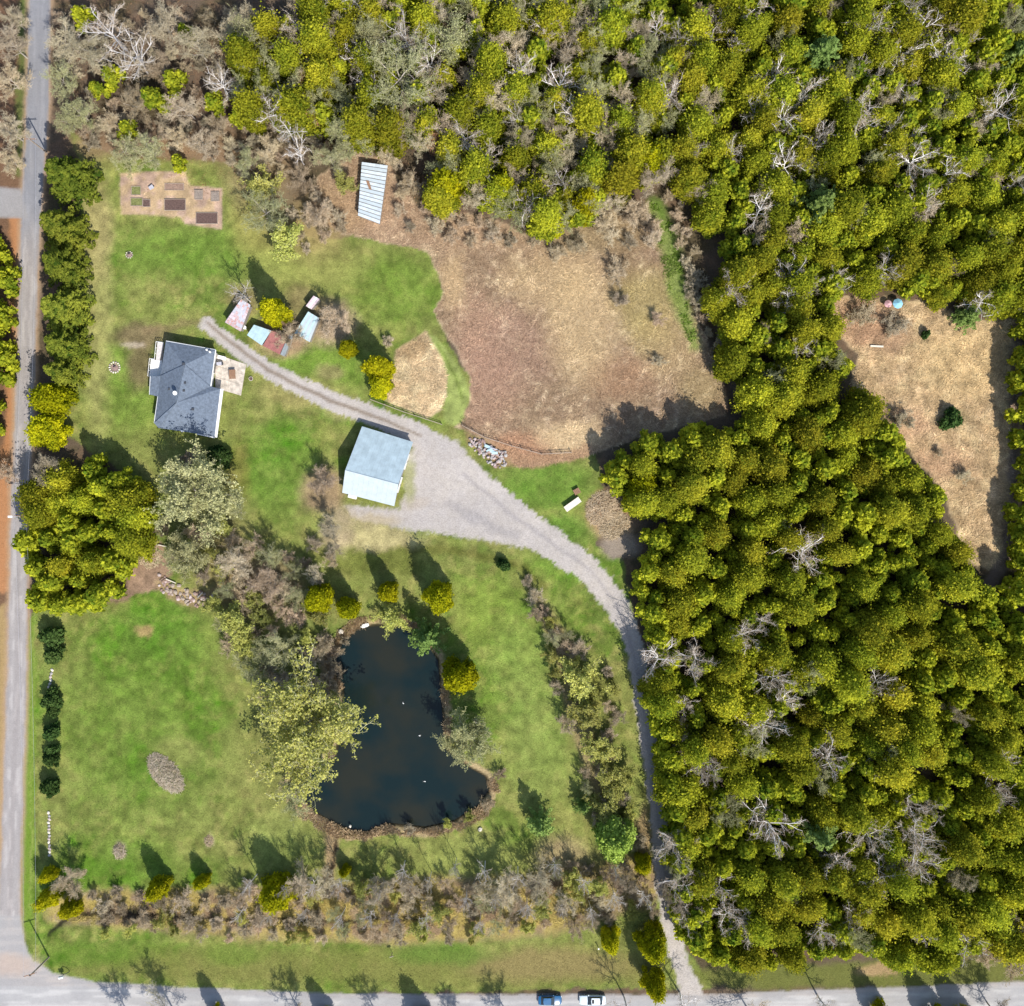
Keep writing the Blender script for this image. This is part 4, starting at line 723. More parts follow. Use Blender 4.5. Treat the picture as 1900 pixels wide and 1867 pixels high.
def wires(label, a, b, ha, hb):
    o = empty('power_line', (0, 0, 0), 0, label, 'power line'); m_ = M['greytin']
    for dx in (-1.1, 1.1):
        A_, B_ = Vector((a.location.x+dx, a.location.y+.16, ha-.17)), Vector((b.location.x+dx, b.location.y+.16, hb-.17)); w_ = MB(); n = 14
        pts = [A_.lerp(B_, i/n)-Vector((0, 0, 1.3*4*(i/n)*(1-i/n))) for i in range(n+1)]
        for u, v in zip(pts[:-1], pts[1:]): w_.tube(u, v, .012, n=4)
        w_.build('wire', m_, o)
wires('overhead wires between the lamp pole and the corner pole', p2, p3, 9.0, 9.5); wires('overhead wires between the lamp pole and the pole beside the spruces', p1, p2, 8.8, 9.0)
box_thing('mailbox', 'white mailbox on a post at the road corner', 'mailbox', 118, 1809, lambda o: (MB().box((0,0,.5), (.1,.1,1.1)).build('post', M['wood'], o), MB().box((0,0,1.2), (.85,.42,.4)).build('box', M['white'], o), MB().tube((-.42,0,1.38), (.42,0,1.38), .21, n=12).build('lid', M['white'], o)), 0.2)
def hoop(o):
    P = [Vector((math.cos(a)*.75, 0, math.sin(a)*1.3)) for a in np.linspace(0, math.pi, 9)]; w_ = MB()
    for u, v in zip(P[:-1], P[1:]): w_.tube(u, v, .06, n=6)
    w_.build('hoop', M['dark'], o)
box_thing('culvert_marker', 'dark arched metal marker beside the white mailbox', 'marker', 122, 1803, hoop, 0.1)
box_thing('sign_post', 'small signpost in the grass verge by the road', 'sign', 728, 1768, lambda o: (MB().box((0,0,1), (.09,.09,2.2)).build('post', M['oldwood'], o), MB().box((0,-.07,1.75), (.7,.04,.5)).build('sign_board', M['cream'], o)), 0.3)
box_thing('marker_post', 'thin white marker post left of the pair of verge cedars', 'post', 1110, 1757, lambda o: (MB().box((0,0,.5), (.12,.12,1.2)).build('post', M['white'], o), MB().box((0,0,1.13), (.26,.26,.08)).build('cap', M['white'], o)))
box_thing('garden_parasol', 'pale blue parasol at the top edge of the forest clearing', 'parasol', 1661, 566, lambda o: (MB().tube((0,0,0), (0,0,2.1), .03, n=6).build('pole', M['white'], o), MB().tube((0,0,1.6), (0,0,2.15), .95, .05, n=8).build('canopy', mat('blue_canvas', (.25,.52,.68), .8), o)))
box_thing('garden_parasol', 'faded pink parasol left of the pale blue one in the clearing', 'parasol', 1644, 566, lambda o: (MB().tube((0,0,0), (0,0,1.7), .03, n=6).build('pole', M['white'], o), MB().tube((0,0,1.3), (0,0,1.75), .72, .05, n=8).build('canopy', mat('pink_canvas', (.62,.36,.38), .8), o)))
M['path_plank'] = M['cream']
box_thing('fallen_plank', 'whitish plank lying in the dry grass of the clearing', 'plank', 1626, 643, lambda o: MB().box((0,0,.3), (2.4,.32,.25)).build('plank_body', M['cream'], o), -0.05)
box_thing('rowboat', 'small upturned white boat at the north tip of the pond', 'boat', 677, 1161, lambda o: (MB().slab([(-.9,0,.1),(-.4,-.32,.35),(.5,-.33,.35),(.8,-.2,.3),(.8,.2,.3),(.5,.33,.35),(-.4,.32,.35)], .3).build('hull', M['white'], o), MB().box((-.05,0,.37), (1.5,.06,.07)).build('keel', M['cream'], o)), 0.3)
for i, (a, b, l) in enumerate([(778,1366,'white duck on the open water in the middle of the pond'), (748,1306,'tiny white duck on the northern pond water'), (788,1451,'small white duck on the southern pond water')]):
    o = empty('duck', (*W(a, b), -0.48), 0.5+i*1.3, l, 'duck'); o.scale = (.75, .75, .75); MB().rock((0,0,.1), (.24,.13,.12), random.Random(i), 2).rock((.3,0,.3), (.1,.08,.09), random.Random(i), 1).build('body', M['white'], o); MB().tube((.38,0,.3), (.47,0,.28), .03, .015, n=5).build('beak', M['cream'], o)
for i, (a, b, s_, l) in enumerate([(883,1338,.5,'pale boulder under the bare tree east of the pond'), (891,1539,.5,'pale boulder on the dry bank south of the pond'), (633,1172,.6,'tan boulder on the north west pond bank'), (628,1345,.4,'grey stone on the west pond bank under the big willow'), (650,1533,.3,'small stone at the south pond edge')]):
    o = MB().rock((0,0,.15), (s_, s_*.8, s_*.7), random.Random(i), 2).build('boulder', M['cream'] if i != 3 else M['stone2']); o.location = (*W(a, b), 0); tag(o, l, 'boulder')
# long pale stones in the lane-side hedge
for a, b, c_, d_, l in [(97,1240,92,1278,'pale stone slab row in the upper gap of the lane hedge'), (91,1505,92,1590,'pale stone row in the lower gap of the lane hedge')]:
    o = empty('stone_edging', (*W(a, b), 0), 0, l, 'stone edging'); A_, B_ = Vector((*W(a, b), 0))-o.location, Vector((*W(c_, d_), 0))-o.location; n = int((B_-A_).length/.6); r = random.Random(n)
    for i in range(n): c = A_.lerp(B_, (i+.5)/n); MB().rock((c.x+r.uniform(-.1,.1), c.y, .12), (.38,.3,.25), r).build('stone', [M['cream'], M['stone2'], M['stone']][i % 3], o)
# rubble bank
o = empty('rubble_bank', (*W(350, 1105), 0), 0, 'bank of tan rubble and logs above the west lawn', 'rubble'); r = random.Random(12)
for i in range(95):
    t = r.random(); px = 298+100*t+r.uniform(-6,6); py = 1078+45*t**.7+r.uniform(-16,14); x, y = W(px, py); s_ = r.uniform(.2,.55)
    MB().rock((x-o.location.x, y-o.location.y, r.uniform(0,.25)), (s_, s_*.8, s_*.5), r).build('stone', [M['palebed'], M['stone'], M['oldwood'], M['stonedark']][i % 4], o)
for a, b, q, L in ((300,1012,-.2,2.2), (352,1042,-.1,2.4), (318,1078,-.4,2.0), (372,1104,.8,1.4)):
    x, y = W(a, b); x -= o.location.x; y -= o.location.y; MB().tube((x-math.cos(q)*L/2, y-math.sin(q)*L/2, .3), (x+math.cos(q)*L/2, y+math.sin(q)*L/2, .35), .13, .1, n=7).build('log', M['cream'], o)
def brush_pile(label, px, py, rx, ry, ang, n, mt='twigbrown', hh=0.8):
    r = np.random.RandomState(int(px)); t = r.uniform(0, 6.283, n); q = np.sqrt(r.rand(n)); x = np.cos(t)*q*rx; y = np.sin(t)*q*ry; z = hh*(1-q**2)*r.rand(n)+.05
    A = r.uniform(0, 6.283, n); L = r.uniform(.3, .9, n)*min(1.3, rx); segs = [((x[i]-math.cos(A[i])*L[i]/2, y[i]-math.sin(A[i])*L[i]/2, z[i]), .035, (x[i]+math.cos(A[i])*L[i]/2, y[i]+math.sin(A[i])*L[i]/2, z[i]+r.uniform(-.1,.25)), .02) for i in range(n)]
    P, F = tubes(segs, 3); o = link('brush_pile', np_mesh('brush_pile', P, [F], M[mt], tint=np.repeat(r.rand(n), 6))); o.location = (*W(px, py), 0); o.rotation_euler.z = ang; tag(o, label, 'brush pile'); return o
brush_pile('large oval pile of pale cut branches on the west lawn', 308, 1435, 4.4, 2.3, -0.85, 1500, 'twigwhite', 1.2)
brush_pile('small pile of sticks in the south west of the lawn', 222, 1580, 1.1, 1.4, 0, 160, 'twigwhite'); brush_pile('tiny tan heap of twigs right of the small stick pile', 388, 1560, .8, 1.0, 0, 110, 'twigbrown', .4)
brush_pile('reddish brown brush heap between the cream chest and the east cedars', 1122, 945, 3.6, 3.2, .6, 1500, 'twigbrown', 1.0); brush_pile('tan heap of dead stems just below the reddish brush heap', 1140, 975, 3.0, 2.4, .6, 900, 'twigbrown', .6)
brush_pile('brown brush on the bare bank beside the cedar stand', 275, 1025, 2.2, 3.0, .3, 500, 'twigbrown', .5)
# ---------------- cars ----------------
def car(label, px, py, rz, paint_, length=4.5, glass=M['glass'], sunroof=True):
    o = empty('parked_car', (*W(px, py), 0.02), rz, label, 'car'); hl = length/2
    st = [(-1, .62, .62, .35), (-.96, .80, .82, .28), (-.8, .88, .93, .25), (-.3, .90, .96, .25), (.3, .90, .95, .25), (.75, .88, .86, .25), (.94, .80, .74, .28), (1, .62, .58, .36)]
    V = []; F = []
    for x, w_, zt, zb in st: V += [(x*hl, -w_*.93, zb), (x*hl, -w_, zb+.2), (x*hl, -w_, zt-.14), (x*hl, -w_*.9, zt), (x*hl, 0, zt+.03), (x*hl, w_*.9, zt), (x*hl, w_, zt-.14), (x*hl, w_, zb+.2), (x*hl, w_*.93, zb)]
    for i in range(len(st)-1):
        for j in range(9): F.append((i*9+j, i*9+(j+1) % 9, (i+1)*9+(j+1) % 9, (i+1)*9+j))
    F += [tuple(range(8, -1, -1)), tuple(range(63, 72))]
    b = MB().add(V, F).build('body', paint_, o)
    for p_ in b.data.polygons: p_.use_smooth = True
    bv = b.modifiers.new('soft', 'BEVEL'); bv.width = 0.04; bv.segments = 2
    g0 = [(-hl*.78, -.76, .9), (hl*.42, -.78, .9), (hl*.42, .78, .9), (-hl*.78, .76, .9)]; g1 = [(-hl*.50, -.62, 1.4), (hl*.10, -.63, 1.42), (hl*.10, .63, 1.42), (-hl*.50, .62, 1.4)]
    MB().add(g0+g1, [(0,1,5,4), (1,2,6,5), (2,3,7,6), (3,0,4,7), (4,5,6,7), (3,2,1,0)]).build('window_glass', glass, o)
    MB().slab([(-hl*.52, -.60, 1.46), (hl*.08, -.62, 1.47), (hl*.12, 0, 1.49), (hl*.08, .62, 1.47), (-hl*.52, .60, 1.46), (-hl*.56, 0, 1.48)], .05).build('roof', paint_, o)
    if sunroof: MB().box((-.05, 0, 1.5), (.42, .7, .03)).build('sunroof', M['black'], o)
    for sx_ in (-1, 1):
        for sy_ in (-1, 1):
            w_ = MB().tube((sx_*hl*.62, sy_*.70, .32), (sx_*hl*.62, sy_*.91, .32), .32, n=18).build('wheel', M['black'], o); MB().tube((sx_*hl*.62, sy_*.90, .32), (sx_*hl*.62, sy_*.925, .32), .19, n=12).build('rim', M['greytin'], w_)
        MB().box((hl*.96, sx_*.6, .6), (.12, .32, .14)).build('headlight', M['white'], o); MB().box((-hl*.97, sx_*.6, .68), (.08, .3, .14)).build('taillight', M['redroof'], o)
        MB().box((hl*.30, sx_*.95, .95), (.16, .18, .12)).build('mirror', paint_, o)
    return o
car('dark blue car parked on the shoulder of the bottom road', 1020, 1853, 0, mat('blue_car_paint', (.012,.10,.23), .25, var=.05, spec=.6, coat=.6), 4.4, sunroof=False)
car('pale silver white car parked to the right of the blue car', 1099, 1853, math.pi, mat('silver_car_paint', (.60,.70,.76), .3, var=.04, spec=.6, coat=.5), 4.9)
# ---------------- trees ----------------
def cedar_lab(s): return s
yard = [ # px,py,radius, kind, label
 (122,325,50,'spruce','northernmost spruce of the row along the lane, below the pole'),(110,420,48,'spruce','second spruce from the north in the row along the lane'),(113,492,46,'spruce','third spruce from the north in the row along the lane'),(112,572,50,'spruce','fourth spruce from the north in the row along the lane'),(116,640,48,'spruce','fifth spruce in the row, level with the fire pit'),(110,690,40,'spruce','last spruce before the yellow cedars of the lane row'),
 (90,742,42,'yard_cedar','yellow green cedar at the south end of the spruce row'),(84,797,44,'yard_cedar','yellow cedar above the grey bare tree on the lane'),
 (506,577,38,'yard_cedar','round yellow green cedar among the small sheds'),(645,646,24,'yard_cedar','small yellow cedar left of the taller pair by the straw island'),(702,682,34,'yard_cedar','upper of two joined yellow cedars beside the straw island'),(705,715,27,'yard_cedar','lower of two joined yellow cedars beside the straw island'),
 (588,1112,32,'yard_cedar','yellow cedar at the left of the row north of the pond'),(645,1130,27,'yard_cedar','yellow cedar leaning over the north tip of the pond'),(718,1100,28,'yard_cedar','lone cedar above the pale round bush on the pond'),(813,1108,37,'yard_cedar','tall cedar right of the lone one north of the pond'),(851,1258,42,'yard_cedar','dark based cedar on the east bank of the pond'),
 (510,1660,42,'yard_cedar','big cedar in the lower thicket below the lawn'),(290,1652,26,'yard_cedar','dark cedar at the lawn edge with a broad shadow'),(373,1638,18,'yard_cedar','small cedar right of the dark one at the lawn edge'),(1134,1748,27,'yard_cedar','smaller of the two verge cedars left of the drive entrance'),(1212,1755,36,'yard_cedar','larger verge cedar beside the drive entrance'),(1216,1830,34,'yard_cedar','cedar overhanging the road at the drive entrance'),(1195,1605,22,'yard_cedar','small cedar squeezed between the thicket and the narrow drive'),
 (128,1688,22,'yard_cedar','low yellow cedar beneath the grey tree near the corner'),(85,1670,24,'yard_cedar','dark cedar on the lane beside the grey corner tree'),
 (1190,900,40,'yard_cedar','edge cedar of the east wood casting a shadow on the lawn'),(640,1618,14,'yard_cedar','tiny dark cedar beside the pond outlet ditch'),(88,1625,18,'yard_cedar','narrow dark cedar at the north side of the grey corner tree'),
 (826,346,46,'yard_cedar','round cedar standing out of the north wood right of the greenhouse'),(934,350,36,'yard_cedar','smaller cedar at the wood edge above the dry meadow'),(1020,402,44,'yard_cedar','lowest big cedar reaching into the top of the dry meadow'),(1085,378,42,'yard_cedar','bright cedar joined to the right of the lowest meadow cedar'),(1205,300,44,'yard_cedar','bright cedar at the top of the green weed strip'),
 (1142,1560,46,'maple','bright fresh green tree between thicket and drive'),(1003,1535,30,'pine','pine standing in for a dark bluish pine shadow south east of the pond'),(1085,1500,20,'pine','slim dark pine at the edge of the east lawn'),  # the first pine takes the place of a pine's cast shadow
 (1530,95,50,'pine','soft blue green pine near the top of the north east wood'),(1525,378,52,'pine','soft blue green pine left of the clearing in the north east wood'),(1525,1555,46,'pine','bright green pine in the lower east wood'),(1892,95,36,'pine','blue green pine at the top right edge'),(1802,584,26,'pine','small green pine at the top edge of the clearing'),
 (790,1188,36,'pine','pale soft pine on the north east pond bank'),
 (233,285,38,'olive_tree','lichen green bare tree left of the garden plot top'),(272,285,48,'olive_tree','pale grey green bare tree above the garden plot'),
 (370,915,92,'pale_willow','wide pale grey green budding tree south of the house'),(345,1030,58,'pale_willow','bright yellow green budding tree above the rubble bank'),(572,1345,116,'willow','huge yellow budding willow on the west bank of the pond'),(545,1485,42,'olive_tree','pale bare tree at the south west pond corner'),
 (868,1372,58,'pale_willow','pale grey budding tree hanging over the east pond bank'),(729,1152,36,'budding','pale round budding bush at the north end of the pond'),
 (430,1150,46,'budding','yellow budding bush below the rubble bank'),(455,1195,34,'budding','yellow budding bush left of the big willow'),(470,1110,30,'budding','yellow budding shrub beside the brown tree west of the pond'),
 (432,1052,44,'bare_tree','grey bare tree right of the yellow green tree'),(494,1082,46,'brown_tree','light brown bare bush north west of the pond'),(500,1035,30,'olive_tree','bare tree standing in for a dark shadow north of the light brown bush'),  # the small olive tree takes the place of a dark shadow
 (520,1205,46,'olive_tree','greenish bare tree north of the big willow'),(85,872,40,'bare_tree','grey bare tree on the lane south of the yellow cedars'),
 (620,598,44,'brown_tree','brown bare bush over the pale blue roofed shed'),(535,622,32,'brown_tree','brown bare bush over the red roofed shed'),(445,545,28,'birch','small whitish bare tree above the rusty roofed shed'),(720,632,16,'brush','little white bare bush between the yellow cedars and the lawn'),
 (600,893,38,'brown_tree','brown bare bush touching the west side of the barn'),(612,975,28,'bare_tree','grey bare bush south west of the barn'),(620,1018,24,'bare_tree','pale grey bare bush above the pond cedars'),
 (583,1065,26,'bare_tree','grey bare tree behind the pond row cedars'),(350,846,26,'brush','shaded brown bush against the south wall of the house'),(405,848,30,'evergreen_shrub','dark green bush at the south east corner of the house'),
 (130,1635,44,'brown_tree','grey brown round tree near the south west corner'),(490,390,56,'olive_tree','yellow green budding tree between garden plot and greenhouse'),(530,440,50,'budding','pale yellow budding tree at the lawn edge below the wood'),(455,300,34,'olive_tree','grey green bare tree right of the garden plot'),(590,400,40,'brown_tree','brown bare tree left of the greenhouse'),(480,350,40,'budding','yellow budding bush right of the garden plot'),(610,290,42,'olive_tree','pale yellow green tree above left of the greenhouse'),(650,265,44,'olive_tree','pale green bare tree touching the top of the greenhouse'),(640,340,26,'budding','pale bush hugging the left side of the greenhouse'),
 (1078,1260,52,'budding','large tan budding bush beside the narrow drive'),(1092,1325,44,'budding','yellowish budding bush in the middle of the drive hedge'),(1112,1392,40,'budding','budding bush with dark twigs in the drive hedge'),(1135,1450,44,'budding','broad yellow budding tree low in the drive hedge'),(1118,1500,38,'budding','tan budding tree just above the bright green tree'),(1052,1208,26,'brush','pinkish brown shrub at the top of the drive hedge'),(1030,1180,20,'brush','brown shrub in the reedy ditch above the drive hedge'),(1010,1140,16,'brush','small brown shrub at the head of the reedy ditch'),
 (935,1048,14,'evergreen_shrub','small dark round shrub in the grass south of the drive'),(1765,777,21,'evergreen_shrub','dark green juniper bush in the middle of the clearing'),(1718,620,9,'evergreen_shrub','tiny yellow green shrub in the upper clearing'),(1745,840,12,'brush','small dull bush in the lower left of the clearing'),(1790,885,18,'brush','grey brown bush in the lower middle of the clearing'),
 (1150,505,30,'brush','dark bare bush in the upper dry meadow'),(1150,555,22,'brush','smaller bare bush below the dark one in the dry meadow'),(1218,592,20,'brush','bare bush at the right side of the dry meadow'),(1222,668,16,'brush','small dark tuft of brush in the lower right meadow'),(1035,470,24,'brush','thin grey bush under the wood edge in the meadow'),(1665,600,32,'brush','thin brown bush near the top of the clearing'),(1600,590,34,'brush','purplish brown bush in the top left corner of the clearing'),(1680,780,30,'brush','brown bush at the left edge of the clearing'),
 (575,215,22,'dead_cedar','rusty brown dead cedar in the north wood'),(565,150,20,'dead_cedar','upper brown dead cedar in the north wood'),(808,262,22,'dead_cedar','rusty dead cedar right of the large pale tree'),(928,62,18,'dead_cedar','brown dead cedar near the top edge'),
]
for i, (a, b) in enumerate([(95,1182),(100,1215),(97,1298),(98,1322),(96,1358),(96,1392),(92,1462),(94,1410)]):
    yard.append((a, b, [24,22,22,14,20,14,20,18][i], 'evergreen_shrub', ['topmost and widest dark shrub of the lane hedge','dark shrub just above the upper stone slab row','dark shrub right below the upper stone slab row','small shrub between two darker ones in the lane hedge','shrub in the middle of the lane hedge','dull grey green shrub low in the lane hedge','last dark shrub above the lower stone row','pale leaved little shrub in the lane hedge'][i]))
NM = dict(yard_cedar='cedar_tree', cedar='cedar_tree', spruce='spruce_tree', pine='pine_tree', maple='maple_tree', evergreen_shrub='evergreen_shrub', birch='birch_tree', bare_tree='bare_tree', olive_tree='bare_tree', willow='willow_tree', pale_willow='budding_tree', budding='budding_bush', brush='bare_bush', brown_tree='bare_tree', dead_cedar='dead_cedar')
CT = dict(yard_cedar='tree', cedar='tree', evergreen_shrub='shrub', budding='bush', brush='bush')
HS = {'pine': 1.0, 'yard_cedar': 1.05}
for k_, (a, b, R_, kd, lb) in enumerate(yard):
    hs_ = HS.get(kd)
    if kd == 'yard_cedar' and R_ > 38 and a != 851: hs_ = 0.78
    o = plant(kd, a, b, R_, lb, CT.get(kd, 'tree'), NM[kd], None, hs_, k_)
# bare white birches rising over the cedar woods
birches = [(1222,42,24),(1262,62,24),(1300,66,26),(1240,168,26),(1405,168,28),(1442,140,40),(1448,222,42),(1462,300,46),(1500,170,34),(1512,272,26),(1602,52,32),(1640,38,30),(1712,42,34),(1745,84,32),(1602,118,18),(1622,150,24),(1605,208,34),(1675,172,26),(1770,108,36),(1852,200,42),(1706,302,46),(1765,318,34),(1655,236,22),(1340,40,26),(1795,62,22),(1470,512,32),(1505,530,24),(1485,640,28),(1415,385,32),(1720,375,26),
 (1492,1020,50),(1227,1216,32),(1388,1178,38),(1440,1262,36),(1462,1300,38),(1272,1310,24),(1425,1350,42),(1537,1408,40),(1308,1428,36),(1322,1446,20),(1430,1536,54),(1626,1556,50),(1562,1606,44),(1632,1630,42),(1706,1556,42),(1712,1606,40),(1692,1496,28),(1592,1702,26),(1528,1742,24),(1352,1700,36),(1378,1724,30),(1268,1636,44),(1250,1578,30),(1278,1700,28),(1802,1752,28),(1865,1412,30),(1638,1428,24),(1660,1282,18),
 (508,50,26),(545,46,24),(562,88,18),(530,238,30),(548,280,24),(962,212,28),(1042,338,24),(985,375,30),(775,170,26),(905,320,18),(915,360,20)]
rb_ = random.Random(9)
def where(a, b):
    if a > 1180 and b < 560: return 'north east wood'
    if a > 1180: return 'east wood'
    return 'north wood'
for i, (a, b, R_) in enumerate(birches):
    near = min(((math.hypot(a-p, b-q), n_) for p, q, n_ in [(1530,95,'blue green pine by the top edge'),(1525,378,'blue green pine left of the clearing'),(1640,560,'parasols of the clearing'),(1525,1555,'bright green pine'),(1213,1215,'bend of the narrow drive'),(1250,1700,'lower end of the drive'),(1892,95,'top right pine'),(1800,1040,'lower tip of the clearing'),(690,355,'greenhouse'),(1260,560,'green weed strip'),(560,180,'brown dead cedars'),(1650,1800,'road verge'),(1240,1430,'shaded middle of the drive'),(1550,1200,'centre of the east cedars')]))
    side = 'above' if b < {'n': 0}.get('n', 0) else ''
    size = 'large' if R_ > 40 else 'small' if R_ < 26 else 'mid sized'
    ranked(plant('birch', a, b, R_*(1.45 if R_ < 36 else 1.2 if R_ < 60 else .95), '', 'tree', 'birch_tree', 'white barked bare trees rising above the cedars', None, i), f'{size} white bare tree', a, b)
# grey woodland trees in the north and west
gw = [(200,52,66,'birch'),(245,105,62,'birch'),(165,92,52,'bare_tree'),(300,42,54,'bare_tree'),(362,82,54,'bare_tree'),(342,196,46,'bare_tree'),(402,146,46,'birch'),(112,148,42,'olive_tree'),(250,190,40,'brown_tree'),(150,210,38,'olive_tree'),(118,68,46,'bare_tree'),(428,52,40,'bare_tree'),(122,225,30,'olive_tree'),(300,130,44,'brown_tree'),(215,225,34,'brown_tree'),(405,235,34,'brown_tree'),(370,262,36,'bare_tree'),(330,255,30,'brown_tree'),(462,32,36,'bare_tree'),
 (735,135,88,'olive_tree'),(832,75,66,'olive_tree'),(700,215,44,'olive_tree'),(770,235,44,'olive_tree'),(690,70,46,'olive_tree'),(870,150,34,'bare_tree'),(905,118,38,'bare_tree'),(965,92,40,'bare_tree'),(1005,52,34,'bare_tree'),(880,290,30,'olive_tree'),(1120,240,40,'olive_tree'),(1150,290,36,'bare_tree'),(1085,170,30,'bare_tree'),(1095,300,30,'olive_tree'),(1000,300,26,'bare_tree'),(590,140,28,'brown_tree'),(500,275,34,'brown_tree'),(560,330,34,'brown_tree'),(720,290,30,'brown_tree'),(760,340,28,'brown_tree'),
 (20,80,44,'bare_tree'),(18,150,42,'brown_tree'),(14,240,40,'bare_tree'),(22,30,34,'bare_tree'),(20,300,34,'brown_tree'),(10,880,26,'brown_tree'),(1180,395,34,'brown_tree'),(1125,415,30,'brown_tree'),(1070,450,26,'brush'),(1215,440,24,'bare_tree'),(1790,30,34,'brown_tree'),(1860,40,40,'brown_tree'),(1845,320,40,'brown_tree'),(1480,450,32,'brown_tree'),(1375,560,24,'brown_tree'),(1500,580,34,'brown_tree'),(1830,1770,34,'brown_tree'),(1885,1790,34,'brown_tree')]
kn = {'birch': 'long limbed whitish bare tree', 'bare_tree': 'grey leafless tree', 'olive_tree': 'greenish grey leafless tree', 'brown_tree': 'brown twiggy leafless tree', 'brush': 'thin brown bush'}
for i, (a, b, R_, kd) in enumerate(gw):
    wh = 'on the far left side of the lane' if a < 30 else 'in the north west wood' if a < 470 else ('beside the greenhouse' if 480 < a < 790 and b > 230 else 'in the north wood' if a < 1180 and b < 350 else 'at the meadow edge under the north wood' if a < 1240 else 'by the east end of the road verge' if b > 1500 else 'in the north east wood')
    ranked(plant(kd, a, b, R_, '', 'tree', 'bare_tree', f'{kn[kd]}s {wh}', None, i), kn[kd], a, b)
# thicket of bare brush along the creek and the drive
def scatter(poly, d, seed, avoid=(), n=6000):
    r = random.Random(seed); xs = [p[0] for p in poly]; ys = [p[1] for p in poly]; P = []
    cand = [(r.uniform(min(xs), max(xs)), r.uniform(min(ys), max(ys))) for _ in range(n)]
    sd = sdpoly(np.array([c[0] for c in cand]), np.array([c[1] for c in cand]), poly)
    for (a, b), s_ in zip(cand, sd):
        if s_ > 0: continue
        if any((a-p)**2+(b-q)**2 < d*d for p, q in P): continue
        if any((a-p)**2+(b-q)**2 < t*t for p, q, t in avoid): continue
        P.append((a, b))
    return P
thick = scatter([(170,1655),(240,1650),(330,1672),(440,1655),(560,1625),(620,1655),(700,1630),(860,1625),(960,1640),(1040,1600),(1100,1600),(1200,1610),(1215,1690),(1100,1720),(900,1735),(620,1728),(430,1712),(180,1712)], 28, 3, [(510,1660,38),(640,1600,16)])
for i, (a, b) in enumerate(thick):
    kd = rb_.choice(['brush', 'brush', 'brush', 'brush', 'brown_tree', 'budding'] if a < 620 else ['brush', 'brush', 'budding', 'olive_tree', 'brown_tree', 'budding'])
    z_ = 'left' if a < 440 else 'middle' if a < 800 else 'right'
    lab = {'brush': 'low bare brown bush', 'brown_tree': 'taller brown twiggy bush', 'budding': 'yellow green budding bush', 'olive_tree': 'grey green bare bush'}[kd]
    ranked_ = lambda *q: ranked(plant(*q), lab, a, b)
    ranked_(kd, a, b, rb_.uniform(15, 26)*(1.15 if kd != 'brush' else 1), '', 'bush', 'bare_bush' if kd != 'budding' else 'budding_bush', f'{lab}es in the {z_} part of the creek thicket', None, i)
for i, (a, b, R_) in enumerate([(560,1650,34),(600,1640,30),(705,1655,40),(760,1650,30),(945,1650,44),(1000,1650,40),(905,1660,34),(1050,1680,34),(1165,1640,30)]):
    ranked(plant('bare_tree', a, b, R_, '', 'tree', 'bare_tree', 'tall thin trees in the creek thicket', None, i), 'tall thin grey tree', a, b)
lowbr = scatter([(180,1722),(420,1722),(700,1738),(900,1745),(900,1752),(420,1745),(200,1738)], 26, 8)
for i, (a, b) in enumerate(lowbr): ranked(plant('brush' if i % 3 else 'budding', a, b, rb_.uniform(12, 18), '', 'bush', 'bare_bush', 'low brush on the road side of the creek', None, i), 'low pale roadside bush', a, b)
sc2 = scatter([(300,985),(440,950),(470,1010),(560,1070),(600,1180),(600,1290),(480,1290),(440,1215),(375,1150),(400,1090),(330,1060)], 33, 61)
for i, (a, b) in enumerate(sc2):
    kd = ['brush', 'olive_tree', 'brush', 'budding', 'brown_tree'][i % 5]; ranked(plant(kd, a, b, rb_.uniform(18, 32), '', 'bush', 'bare_bush', 'tangle of scrub between the rubble bank and the pond', None, i), {'brush': 'low brown scrub bush', 'budding': 'yellowish scrub bush', 'brown_tree': 'twiggy scrub bush', 'olive_tree': 'grey green scrub bush'}[kd], a, b)
sap = scatter([(430,1640),(1190,1600),(1200,1690),(900,1725),(430,1705)], 52, 62)
for i, (a, b) in enumerate(sap): ranked(plant('birch', a, b, rb_.uniform(14, 22), '', 'tree', 'sapling', 'upright bare saplings in the creek thicket', None, i), 'thin bare sapling', a, b)
brm = scatter([(1225,330),(1262,330),(1300,480),(1340,640),(1320,660),(1290,560)], 22, 27)+scatter([(1100,410),(1215,390),(1225,470),(1130,440)], 26, 26)+scatter([(440,225),(700,240),(700,290),(640,300),(520,320),(440,320)], 26, 24)+scatter([(110,20),(430,20),(430,240),(140,230)], 30, 22)+scatter([(580,330),(640,420),(560,470),(540,400)], 24, 5)+scatter([(735,300),(790,350),(900,410),(1000,445),(900,450),(740,420)], 30, 6)+scatter([(140,230),(440,250),(440,300),(150,262)], 28, 2)+scatter([(600,1000),(640,1040),(560,1100),(470,1130),(480,1050)], 30, 7)+scatter([(600,1180),(640,1200),(620,1260),(600,1300),(590,1200)], 18, 4)
for i, (a, b) in enumerate(brm):
    z_ = 'beside the green weed strip' if a > 1220 else 'by the greenhouse' if 500 < a < 700 and b < 500 else 'under the north wood edge' if a >= 700 and b < 500 else 'along the north west wood edge' if b < 500 else 'north west of the pond' if b < 1160 else 'on the west pond bank'
    ranked(plant('brush', a, b, rb_.uniform(13, 22), '', 'bush', 'bare_bush', f'low bare bushes {z_}', None, i), 'low bare bush', a, b)
for i, (a, b, R_, l) in enumerate([(925,1440,18,'reddish'), (905,1495,16,'tan'), (870,1515,14,'olive'), (830,1530,15,'yellowish'), (760,1540,14,'pale'), (640,1190,13,'brown')]):
    plant('brush' if l not in ('olive', 'yellowish') else 'budding', a, b, R_, f'{l} little bush on the {"north" if b < 1300 else "south east" if a > 850 else "south"} rim of the pond', 'bush', 'bare_bush')
